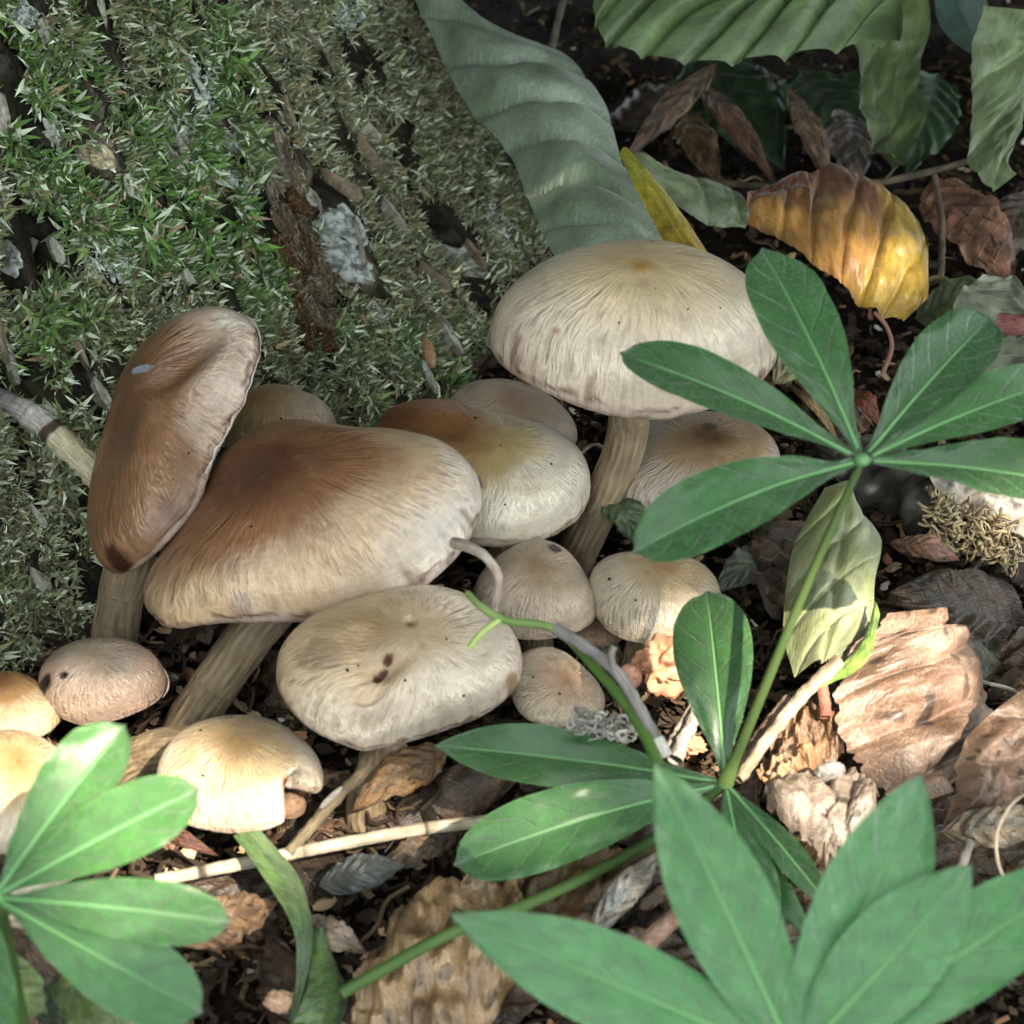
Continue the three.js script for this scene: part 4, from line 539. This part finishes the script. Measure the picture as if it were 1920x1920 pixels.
{
  const tw = thing('grey_twig', 'thin grey forked twig with a white end, lying along the bent green stem', 'twig', P(1240, 1412, 0.25));
  part('branch', tube([[1040, 1178, 0.258], [1100, 1215, 0.256], [1160, 1265, 0.254], [1210, 1350, 0.251], [1232, 1390, 0.25]].map((p) => P(...p)), 0.00085, 50, 8, (t, u, p) => mix3([0.18, 0.17, 0.18], [0.4, 0.38, 0.38], clamp(0.5 + 1.6 * fbm(p.x * 300, p.y * 300, 2), 0, 1)), 0.2), M.twig, tw);
  part('side_branch', tube([[1150, 1256, 0.254], [1146, 1225, 0.253], [1152, 1212, 0.253]].map((p) => P(...p)), 0.0005, 10, 6, cst([0.35, 0.34, 0.34])), M.twig, tw);
  part('broken_end', tube([[1230, 1386, 0.25], [1238, 1402, 0.2497], [1247, 1420, 0.2495]].map((p) => P(...p)), 0.0011, 14, 8, cst([0.75, 0.72, 0.7]), 0.1), M.twig, tw);
}
// long dead wood on the right
twig('dark bark covered log end lying at the right under the whorl leaves', [[1540, 838, 0.372], [1640, 890, 0.365], [1760, 950, 0.358], [1880, 1020, 0.35], [2080, 1110, 0.34]], (t) => 0.0072 * (0.25 + 0.75 * smoothstep(t, 0, 0.2)) * (1 + 0.2 * N3(t * 14, 1, 1)), 0, 0, { name: 'log', cat: 'log', seg: 64, rad: 40, rough: 0.6, col: (t, u, p) => mix3(mix3([0.03, 0.026, 0.024], [0.2, 0.18, 0.17], clamp(0.4 + 2 * fbm(p.x * 160, p.y * 160, p.z * 160, 4), 0, 1)), [0.5, 0.46, 0.42], smoothstep(fbm(p.x * 330, p.y * 330, p.z * 330, 3), 0.28, 0.4)) });
leafP('whitish peeling strip of bark with grey spots on the log at the right edge', { a: [[1722, 872, 0.344], [1775, 942, 0.34], [1850, 985, 0.337], [1990, 1050, 0.332]], b: [[1760, 862, 0.348], [1840, 866, 0.35], [1920, 900, 0.348], [2000, 940, 0.345]], bulge: 0.003, crumple: 0.003, ragged: 0.06, col: (s, q, p) => mix3(mix3([0.66, 0.6, 0.56], [0.5, 0.46, 0.44], q), [0.2, 0.19, 0.2], smoothstep(N3(p.x * 420, p.y * 420, p.z * 420), 0.3, 0.42)) }, M.twig, 'bark_strip', 'bark');
twig('split pale twig leaning from the lower whorl up to the sunlit green leaf', [[1385, 1462, 0.272], [1440, 1385, 0.276], [1500, 1310, 0.28], [1572, 1240, 0.283]], (t) => 0.00085 * (1 + 0.3 * t), [0.24, 0.17, 0.11], [0.6, 0.51, 0.4], { rough: 0.4 });
twig('dark twig running just beside the split pale one', [[1375, 1450, 0.277], [1432, 1368, 0.28], [1478, 1310, 0.283]], 0.0008, [0.12, 0.08, 0.06], [0.28, 0.2, 0.16], { rough: 0.4 });
twig('grey splinter of wood left of the upright whorl leaf', [[1265, 1425, 0.283], [1300, 1350, 0.288], [1342, 1270, 0.293]], (t) => 0.0012 * (1 - 0.4 * t), [0.24, 0.22, 0.21], [0.58, 0.55, 0.52], { rough: 0.45 });
twig('second thin splinter close against the grey one', [[1248, 1412, 0.286], [1290, 1340, 0.29], [1326, 1282, 0.294]], 0.0007, [0.2, 0.17, 0.15], [0.5, 0.45, 0.4], { rough: 0.4 });
twig('red brown upright stalk in front of the glossy dead leaf', [[1538, 1278, 0.283], [1545, 1310, 0.282], [1548, 1345, 0.281]], 0.0009, [0.24, 0.07, 0.05], [0.4, 0.18, 0.13], {});
twig('thin dark twig crossing behind the orange leaf', [[1240, 330, 0.43], [1380, 346, 0.425], [1500, 352, 0.42], [1660, 340, 0.425], [1840, 296, 0.44]], 0.0008, [0.06, 0.05, 0.03], [0.16, 0.13, 0.08], { rough: 0.3 });
twig('thin upright dark twig right of the orange leaf', [[1752, 330, 0.41], [1766, 420, 0.4], [1764, 525, 0.388]], 0.0007, [0.09, 0.065, 0.045], [0.2, 0.15, 0.1], { rough: 0.3 });
twig('fine broken twig hanging right below the orange leaf', [[1690, 560, 0.385], [1755, 520, 0.383], [1800, 540, 0.38], [1850, 572, 0.378]], 0.0005, [0.1, 0.08, 0.04], [0.3, 0.25, 0.14], { rough: 0.4 });
twig('grey twig hanging between the trunk leaf and the top pleated leaf', [[1062, -20, 0.47], [1046, 40, 0.465], [1034, 95, 0.46]], 0.0009, [0.12, 0.11, 0.09], [0.26, 0.24, 0.2], { rough: 0.3 });
twig('dull red twig end at the right edge above the whorl', [[1872, 606, 0.345], [1920, 610, 0.343], [2020, 602, 0.34]], 0.0019, [0.28, 0.1, 0.1], [0.42, 0.2, 0.19], { rough: 0.08 });
twig('fine pale fibre looping at the right edge by the rolled grey leaf', [[1960, 1470, 0.25], [1900, 1505, 0.248], [1870, 1560, 0.247], [1872, 1620, 0.246], [1895, 1668, 0.247]], 0.00022, [0.6, 0.52, 0.42], [0.7, 0.62, 0.5], { name: 'fibre', cat: 'fibre', rough: 0 });
twig('short dark grey stick under the rolled grey leaf', [[1818, 1580, 0.262], [1800, 1630, 0.258], [1776, 1690, 0.254]], 0.0007, [0.1, 0.1, 0.1], [0.3, 0.29, 0.29], {});
twig('reddish stick lying between the front leaves at the bottom', [[1180, 1800, 0.25], [1225, 1755, 0.253], [1275, 1712, 0.256]], 0.0013, [0.26, 0.14, 0.1], [0.42, 0.27, 0.21], {});
twig('broken pale straw at the far left behind the front plant', [[-30, 1746, 0.252], [50, 1720, 0.254], [110, 1705, 0.255]], 0.0014, [0.4, 0.33, 0.26], [0.66, 0.58, 0.48], { name: 'straw', cat: 'straw', rough: 0.25 });
twig('thin lit straw between the two upper leaves of the front left plant', [[-20, 1690, 0.25], [80, 1652, 0.254], [190, 1608, 0.258]], 0.0013, [0.6, 0.52, 0.4], [0.76, 0.7, 0.6], { name: 'straw', cat: 'straw', rough: 0.2 });
twig('dark thin stem leaning over the brown leaf under the wavy mushroom', [[540, 1600, 0.268], [610, 1520, 0.272], [690, 1435, 0.278]], 0.0008, [0.1, 0.08, 0.05], [0.24, 0.19, 0.12], { rough: 0.3 });
twig('orange dry bristle standing in the moss near the top', [[428, 165, 0.405], [426, 210, 0.4], [424, 252, 0.397]], 0.00035, [0.5, 0.3, 0.14], [0.66, 0.45, 0.25], { name: 'bristle', cat: 'grass blade', rough: 0 });
twig('orange brown scale on the trunk above the wedged mushroom', [[797, 632, 0.372], [806, 668, 0.37], [812, 690, 0.37]], (t) => 0.0008 * (0.5 + Math.sin(t * 3)), [0.4, 0.22, 0.12], [0.58, 0.38, 0.24], { name: 'bud_scale', cat: 'scale', rough: 0.3 });
// dry shreds behind the whorl
for (const [l, x0, y0, x1, y1, w, c] of [['curled pale straw shred nearest the rim of the cream mushroom', 1468, 690, 1600, 812, 26, [0.66, 0.54, 0.36]], ['tan straw shred crossing in the middle of the heap behind the whorl', 1480, 722, 1575, 835, 20, [0.5, 0.36, 0.2]], ['brown straw shred, uppermost behind the whorl hub', 1520, 690, 1640, 800, 22, [0.36, 0.22, 0.12]], ['short whitish shred right of the whorl hub', 1690, 800, 1800, 740, 24, [0.6, 0.56, 0.5]]])
  DL(l, x0, y0, 0.34, x1, y1, 0.335, w * 1.6, c, { name: 'straw_shred', cat: 'shred', roll: 1.5, prof: PROF_E, wave: 1 });
DL('rust red leaf scrap just above the whorl hub', 1590, 735, 0.335, 1650, 800, 0.33, 50, [0.3, 0.09, 0.05], { roll: 1 });
// seed, crumpled husk, chips
const blob = (label, x, y, d, rx, ry, rz, c, o = {}) => {
  const g = mergeVertices(new THREE.IcosahedronGeometry(1, o.det ?? 5).deleteAttribute('uv').deleteAttribute('normal'), 1e-4), pos = g.attributes.position, cl = [], uv = [], q = P(x, y, d), w = V(), ph = rnd() * 50;
  for (let i = 0; i < pos.count; i++) { w.fromBufferAttribute(pos, i); const f = 1 + (o.rough ?? 0.1) * fbm(w.x * (o.f ?? 2) + ph, w.y * (o.f ?? 2), w.z * (o.f ?? 2), 4), k = clamp(0.5 + 1.6 * fbm(w.x * 3 + ph, w.y * 3, w.z * 3, 3), 0, 1); cl.push(...mix3(c.map((z) => z * 0.6), c.map((z) => z * 1.25), k)); uv.push(w.x, w.y);
    w.multiplyScalar(f); w.set(w.x * rx, w.y * ry, w.z * rz).applyAxisAngle(V(0, 0, 1), o.rot ?? 0); pos.setXYZ(i, q.x + w.x, q.y + w.y, q.z + w.z); }
  g.setAttribute('color', new THREE.Float32BufferAttribute(cl, 3)); g.setAttribute('uv', new THREE.Float32BufferAttribute(uv, 2)); g.computeVertexNormals();
  return single(o.name ?? 'crumb', g, o.mat ?? M.plain, label, o.cat ?? 'crumb');
};
blob('smooth pinkish oval seed left of the crumpled orange husk', 1182, 1268, 0.3, 0.0019, 0.0022, 0.0016, [0.55, 0.26, 0.18], { name: 'seed', cat: 'seed', rough: 0.05, rot: 0.3 });
blob('crumpled orange brown husk under the round tan mushroom', 1246, 1248, 0.3, 0.0042, 0.0045, 0.003, [0.56, 0.27, 0.15], { name: 'husk', cat: 'husk', rough: 0.95, f: 1.6, det: 12 });
blob('small orange husk crumb left of the upright whorl leaf foot', 1302, 1398, 0.285, 0.0016, 0.0012, 0.0012, [0.5, 0.25, 0.14], { name: 'husk', cat: 'husk', rough: 0.9, det: 8 });
blob('grey seed shell between the pale tattered leaf and the brown piece', 1556, 1448, 0.272, 0.0022, 0.0017, 0.0012, [0.2, 0.185, 0.17], { name: 'seed_shell', cat: 'seed', rough: 0.3, rot: 0.4, det: 8 });
blob('whitish flake stuck near the tip of the lower left whorl leaf', 1215, 976, 0.2445, 0.0009, 0.0012, 0.00018, [0.8, 0.78, 0.78], { name: 'flake', cat: 'flake', rough: 0.8 });
blob('small bluish grey smear on the tilted brown cap', 266, 692, 0.2928, 0.0017, 0.0006, 0.0002, [0.15, 0.155, 0.175], { name: 'flake', cat: 'flake', rough: 0.8, rot: 0.3 });
blob('pale orange crumb on the soil left of the twisted shoot', 525, 1878, 0.252, 0.002, 0.0017, 0.0013, [0.55, 0.34, 0.22], { rough: 0.6, det: 8 });
blob('short pale chip of wood leaning under the wavy mushroom', 620, 1496, 0.27, 0.0005, 0.0026, 0.0003, [0.24, 0.22, 0.2], { name: 'wood_chip', cat: 'chip', rough: 0.1, rot: -0.7 });
{ // water drop
  const q = P(890, 1662, 0.2585), g = new THREE.SphereGeometry(0.00185, 28, 20); g.scale(1, 1.1, 1); g.translate(q.x, q.y, q.z);
  single('water_drop', g, new THREE.MeshPhysicalMaterial({ name: 'water', transmission: 1, thickness: 0.003, ior: 1.33, roughness: 0.01, color: 0xffffff }), 'clear drop of water hanging under the tip of the lower left whorl leaf', 'drop');
}
// crumbly grey remains on the left leaf of the lower whorl: twisted threads
{
  const gs = []; for (let k = 0; k < 90; k++) { const x = rr(1078, 1192), y = 1362 + (x - 1130) * 0.18 + rr(-20, 20), d = 0.2595 - rr(0, 0.0016), a = rnd() * 6.28, L = rr(8, 22); gs.push(tube([[x, y, d], [x + Math.cos(a) * L, y + Math.sin(a) * L * 0.6, d - rr(0, 0.0012)], [x + Math.cos(a + 1) * L * 1.4, y + Math.sin(a + 1) * L, d]].map((p) => P(...p)), rr(0.00008, 0.0003), 8, 5, cst(mix3([0.12, 0.11, 0.1], [0.46, 0.43, 0.38], rnd())))); }
  single('lichen_scrap', mergeGeometries(gs), M.plain, 'grey crumbly scrap of lichen lying on the dark left leaf of the lower whorl', 'lichen');
}
{ // fibrous tuft by the log
  const gs = []; for (let k = 0; k < 360; k++) { const x = rr(1745, 1910), y = 1000 + (x - 1830) * 0.35 + rr(-46, 46), d = 0.338 - rr(0, 0.006), a = rnd() * 6.28, L = rr(4, 15); gs.push(tube([[x, y, d], [x + Math.cos(a) * L, y + Math.sin(a) * L, d - rr(0, 0.002)], [x + Math.cos(a + 0.2) * L * 1.9, y + Math.sin(a + 0.2) * L * 1.9, d]].map((p) => P(...p)), rr(0.00008, 0.0004) , 6, 4, cst(mix3(rnd() < 0.6 ? [0.3, 0.22, 0.11] : [0.12, 0.06, 0.03], [0.44, 0.37, 0.22], rnd())))); }
  single('dry_moss_tuft', mergeGeometries(gs), M.plain, 'tan fibrous tuft of dry moss on the log below the whitish bark strip', 'moss');
}
// half buried leaves, soil crumbs
{
  const inMush = (x, z) => x > -0.1 && x < 0.04 && z > -0.03 && z < 0.075;
  let made = 0;
  for (let t = 0; made < 110 && t < 1200; t++) {
    const x = rr(-0.12, 0.17), z = rnd() < 0.55 ? rr(0.02, 0.12) : rr(-0.26, 0.1); if (Math.hypot(x - AX, z - AZ) < 0.262 || (inMush(x, z) && rnd() < 0.8)) continue;
    const y = groundY(x, z) + rr(0.0005, 0.004), a = rnd() * 6.28, L = rr(0.014, 0.04), dir = V(Math.cos(a), rr(-0.15, 0.25), Math.sin(a)), p0 = V(x, y, z).addScaledVector(dir, -L / 2), p1 = V(x, y, z).addScaledVector(dir, L / 2), n = V(rr(-0.5, 0.5), 1, rr(-0.2, 0.6)).normalize(), c = mix3(mix3([0.04, 0.03, 0.022], [0.2, 0.13, 0.09], rnd()), [0.3, 0.23, 0.2], z > -0.03 ? rnd() * rnd() : 0);
    single('dead_leaf', blade({ pts: [p0, V(x, y + rr(0, 0.004), z), p1], n, w: L * rr(0.2, 0.36), prof: PROF_B, fold: rr(-0.2, 0.4), roll: rr(0.3, 1.5), wave: 0.9, ragged: rr(0.05, 0.4), pleat: 0.08, pleats: 7, nu: 14, nv: 34, col: mottle(c.map((q) => q * 0.6), c.map((q) => q * 1.3)) }).g, M.dead, 'dull brown dead leaf lying loose among the crumbs of the forest floor', 'leaf', 'loose dead leaves of the forest floor'); made++;
  }
  const mk = (i) => { const g = mergeVertices(new THREE.IcosahedronGeometry(1, 2).deleteAttribute('uv').deleteAttribute('normal'), 1e-4), p = g.attributes.position; for (let k = 0; k < p.count; k++) { const x = p.getX(k), y = p.getY(k), z = p.getZ(k), f = 1 + 0.7 * N3(x * 1.4 + i * 7, y * 1.4, z * 1.4) + 0.5 * N3(x * 3.7 + i * 7, y * 3.7, z * 3.7); p.setXYZ(k, x * f * 1.3, y * f * 0.45, z * f * 0.8); } g.computeVertexNormals(); return g; };
  const shred = (k) => sheet(4, 10, (u, v, p) => { const e = 1 + 1.3 * fbm(v * 5 + k, u < 0.5 ? 1 : 6, k, 3); p.set((u - 0.5) * 0.5 * e, 0.12 * Math.sin(u * 3 + k) + 0.35 * N3(v * 2, k, 1), (v - 0.5) * 2 + 0.25 * N3(u * 3, k, v * 3)); });
  const flat = sheet(3, 4, (u, v, p) => p.set((u - 0.5) * Math.sin(0.4 + v * 2.3) * 1.3, 0.35 * Math.sin(u * 3) + 0.3 * v * v, (v - 0.5) * 2.2)), thread = tube([V(-1, 0, 0), V(-0.3, 0.3, 0.2), V(0.4, 0.1, -0.2), V(1, 0.3, 0.1)], 0.07, 8, 5).deleteAttribute('uv');
  const cm = phy({ name: 'litter', roughness: 0.9, specularIntensity: 0.4, flatShading: true }), m4 = new THREE.Matrix4(), e = new THREE.Euler(), q = new THREE.Quaternion(), c = new THREE.Color();
  for (const [geo, n, s0, s1] of [[mk(1), 9000, 0.0003, 0.0011], [mk(2), 6000, 0.0003, 0.0013], [flat, 6000, 0.0006, 0.002], [shred(3), 2600, 0.001, 0.0038], [shred(8), 2600, 0.0008, 0.0045], [thread, 3600, 0.0015, 0.006]]) {
    const im = new THREE.InstancedMesh(geo, cm, n); im.name = numbered('litter_crumbs'); im.userData.kind = 'stuff'; im.castShadow = im.receiveShadow = true; let k = 0;
    for (let t = 0; k < n && t < n * 4; t++) {
      const x = rr(-0.15, 0.24), z = 0.14 - 0.48 * rnd() ** 1.3; if (Math.hypot(x - AX, z - AZ) < 0.25 || (z < -0.08 && rnd() < 0.75)) continue;
      const s = lerp(s0, s1, rnd() ** 2), y = groundY(x, z) + s * rr(0.1, 0.7) + 0.002 * rnd() * rnd(); e.set(rnd() * 6.28, rnd() * 6.28, rnd() * 6.28); if (geo.attributes.position.count !== 162) e.set(rr(-0.6, 0.6), rnd() * 6.28, rr(-0.6, 0.6));
      m4.compose(V(x, y, z), q.setFromEuler(e), V(s, s, s)); im.setMatrixAt(k, m4);
      const t2 = rnd(), b = t2 < 0.66 ? [0.03, 0.021, 0.014] : t2 < 0.9 ? [0.075, 0.05, 0.03] : t2 < 0.965 ? [0.32, 0.23, 0.14] : t2 < 0.985 ? [0.3, 0.15, 0.08] : [0.55, 0.5, 0.42]; const f = rr(0.6, 1.4); c.setRGB(b[0] * f, b[1] * f, b[2] * f); im.setColorAt(k++, c);
    }
    im.count = k; scene.add(im);
  }
}
seed = 4242;
// ---------------------------------------------------------------- outside the frame: the leafy branch overhead, and foliage added to block skylight
{
  const LIT = [[1572, 1185, 0.293, 0.006], [1690, 1235, 0.295, 0.006], [95, 1545, 0.262, 0.011], [120, 1640, 0.256, 0.006], [400, 1640, 0.264, 0.004], [520, 1600, 0.268, 0.004], [790, 1556, 0.273, 0.005], [1450, 1370, 0.276, 0.005], [1540, 1510, 0.266, 0.008], [1840, 930, 0.345, 0.006], [1640, 520, 0.385, 0.004], [1245, 1240, 0.3, 0.003]];
  const D = 1.3, e1 = V().crossVectors(V(0, 1, 0), SUN).normalize(), e2 = V().crossVectors(SUN, e1), O = V(0, 0, 0);
  const lit = LIT.map(([x, y, d, r]) => { const p = P(x, y, d); return [p.dot(e1), p.dot(e2), r]; });
  const ctr = O.clone().addScaledVector(SUN, D);
  const br = thing('overhanging_beech_branch', 'leafy branch hanging over the scene outside the picture, breaking up the sunlight', 'branch', ctr.clone());
  const bark = std({ name: 'branch_bark', color: new THREE.Color().setRGB(0.12, 0.1, 0.08), roughness: 0.9 });
  const at = (a, b, h) => ctr.clone().addScaledVector(e1, a).addScaledVector(e2, b).addScaledVector(SUN, h);
  part('limb', tube([at(-0.62, 0.5, 0.1), at(-0.2, 0.3, 0.08), at(0.2, 0.28, 0.07), at(0.55, 0.1, 0.06)], (t) => lerp(0.012, 0.003, t), 40, 8), bark, br);
  const leaf = sheet(4, 6, (u, v, p) => { const w = Math.sin(Math.PI * Math.min(1, v * 0.92 + 0.06)) ** 0.8 * 0.36; p.set((u - 0.5) * 2 * w, Math.abs(u - 0.5) * 0.14 - v * v * 0.12, v - 0.5); });
  const lm = phy({ name: 'canopy_leaf', color: new THREE.Color().setRGB(0.07, 0.15, 0.035), roughness: 0.9, transmission: 0.25 }), N = 5200;
  const im = new THREE.InstancedMesh(leaf, lm, N); im.name = 'foliage'; im.userData.kind = 'stuff'; im.castShadow = im.receiveShadow = true;
  const m4 = new THREE.Matrix4(), e = new THREE.Euler(), q = new THREE.Quaternion(); let k = 0;
  for (let t = 0; k < N && t < 60000; t++) {
    const a = rr(-0.38, 0.42), b = rr(-0.42, 0.36), h = rr(-0.07, 0.09), L = rr(0.022, 0.05); if ((a / 0.42) ** 2 + (b / 0.42) ** 2 > 1) continue;
    if (lit.some(([x, y, r]) => Math.hypot(x - a, y - b) < r + L * 0.27)) continue;  // gaps shaped into the foliage so sun reaches the chosen spots
    e.set(rr(-0.5, 0.5), rnd() * 6.28, rr(-0.5, 0.5)); m4.compose(at(a, b, h).sub(ctr), q.setFromEuler(e), V(L, L, L)); im.setMatrixAt(k++, m4);
  }
  im.count = k; br.add(im);
  // unseen bough added as a leafy roof that blocks light from overhead
  const bough = thing('added_shade_bough', 'unseen leafy bough added close above the trunk foot to block light from overhead', 'branch', V(-0.1, 0.4, -0.2));
  part('limb', tube([V(-0.25, 0.5, -0.3), V(0, 0.42, -0.15), V(0.25, 0.4, -0.1), V(0.6, 0.36, -0.15)], (t) => lerp(0.012, 0.004, t), 30, 8), bark, bough);
  const im4 = new THREE.InstancedMesh(leaf, lm, 3600); im4.name = 'foliage'; im4.userData.kind = 'stuff'; im4.castShadow = im4.receiveShadow = true;
  for (let i = 0; i < 3600; i++) { const y = rr(0.25, 0.52), L = rr(0.035, 0.07); e.set(rr(-0.5, 0.7), rnd() * 6.28, rr(-0.5, 0.5)); m4.compose(V(rr(-0.55, 0.6), y, lerp(0.0 + 0.5 * y, -0.75, rnd() ** 1.2)).sub(bough.position), q.setFromEuler(e), V(L, L, L)); im4.setMatrixAt(i, m4); }
  bough.add(im4);
  // unseen bush added behind to keep skylight off the back of the litter
  const bush = thing('added_shade_bush', 'unseen leafy bush added behind the picture to shade the back of the litter', 'bush', V(0.2, 0, -0.5));
  for (let i = 0; i < 14; i++) { const x = rr(-0.15, 0.75), z = rr(-0.75, -0.4), h = rr(0.3, 0.75); part('stem', tube([V(x, -0.01, z), V(x + rr(-0.05, 0.05), h * 0.5, z + rr(-0.05, 0.05)), V(x + rr(-0.12, 0.12), h, z + rr(0, 0.2))], 0.003, 14, 6), bark, bush); }
  const im2 = new THREE.InstancedMesh(leaf, lm, 2600); im2.name = 'foliage'; im2.userData.kind = 'stuff'; im2.castShadow = im2.receiveShadow = true;
  for (let i = 0; i < 2600; i++) {
    const y = 0.1 + 0.6 * rnd() ** 1.3, x = rr(-0.12, 0.7), z = lerp(-0.25 + 0.1 * smoothstep(y, 0.1, 0.35), -0.8, rnd() ** 1.6), L = rr(0.04, 0.085); e.set(rr(-0.3, 1.2), rnd() * 6.28, rr(-0.6, 0.6)); m4.compose(V(x, y, z).sub(bush.position), q.setFromEuler(e), V(L, L, L)); im2.setMatrixAt(i, m4);
  }
  bush.add(im2);
  const bush2 = thing('added_shade_shrub', 'unseen leafy shrub added left of the picture to shade the left sides of the caps', 'bush', V(-0.5, 0, 0.3));  // unseen shrub added to block skylight from the left
  for (let i = 0; i < 10; i++) { const x = rr(-0.8, -0.4), z = rr(0.0, 0.6), h = rr(0.4, 0.9); part('stem', tube([V(x, -0.01, z), V(x + rr(-0.05, 0.05), h * 0.5, z + rr(-0.05, 0.05)), V(x + rr(-0.1, 0.1), h, z + rr(-0.1, 0.1))], 0.003, 14, 6), bark, bush2); }
  const im3 = new THREE.InstancedMesh(leaf, lm, 2600); im3.name = 'foliage'; im3.userData.kind = 'stuff'; im3.castShadow = im3.receiveShadow = true;
  for (let i = 0; i < 2600; i++) { const y = 0.03 + 0.95 * rnd(), L = rr(0.04, 0.08); e.set(rr(-0.6, 0.6), rnd() * 6.28, rr(-1.2, 0.3)); m4.compose(V(lerp(-0.26 - 0.12 * y, -0.85, rnd() ** 1.5), y, rr(-0.05, 0.7)).sub(bush2.position), q.setFromEuler(e), V(L, L, L)); im3.setMatrixAt(i, m4); }
  bush2.add(im3);
}
renderer.render(scene, camera);
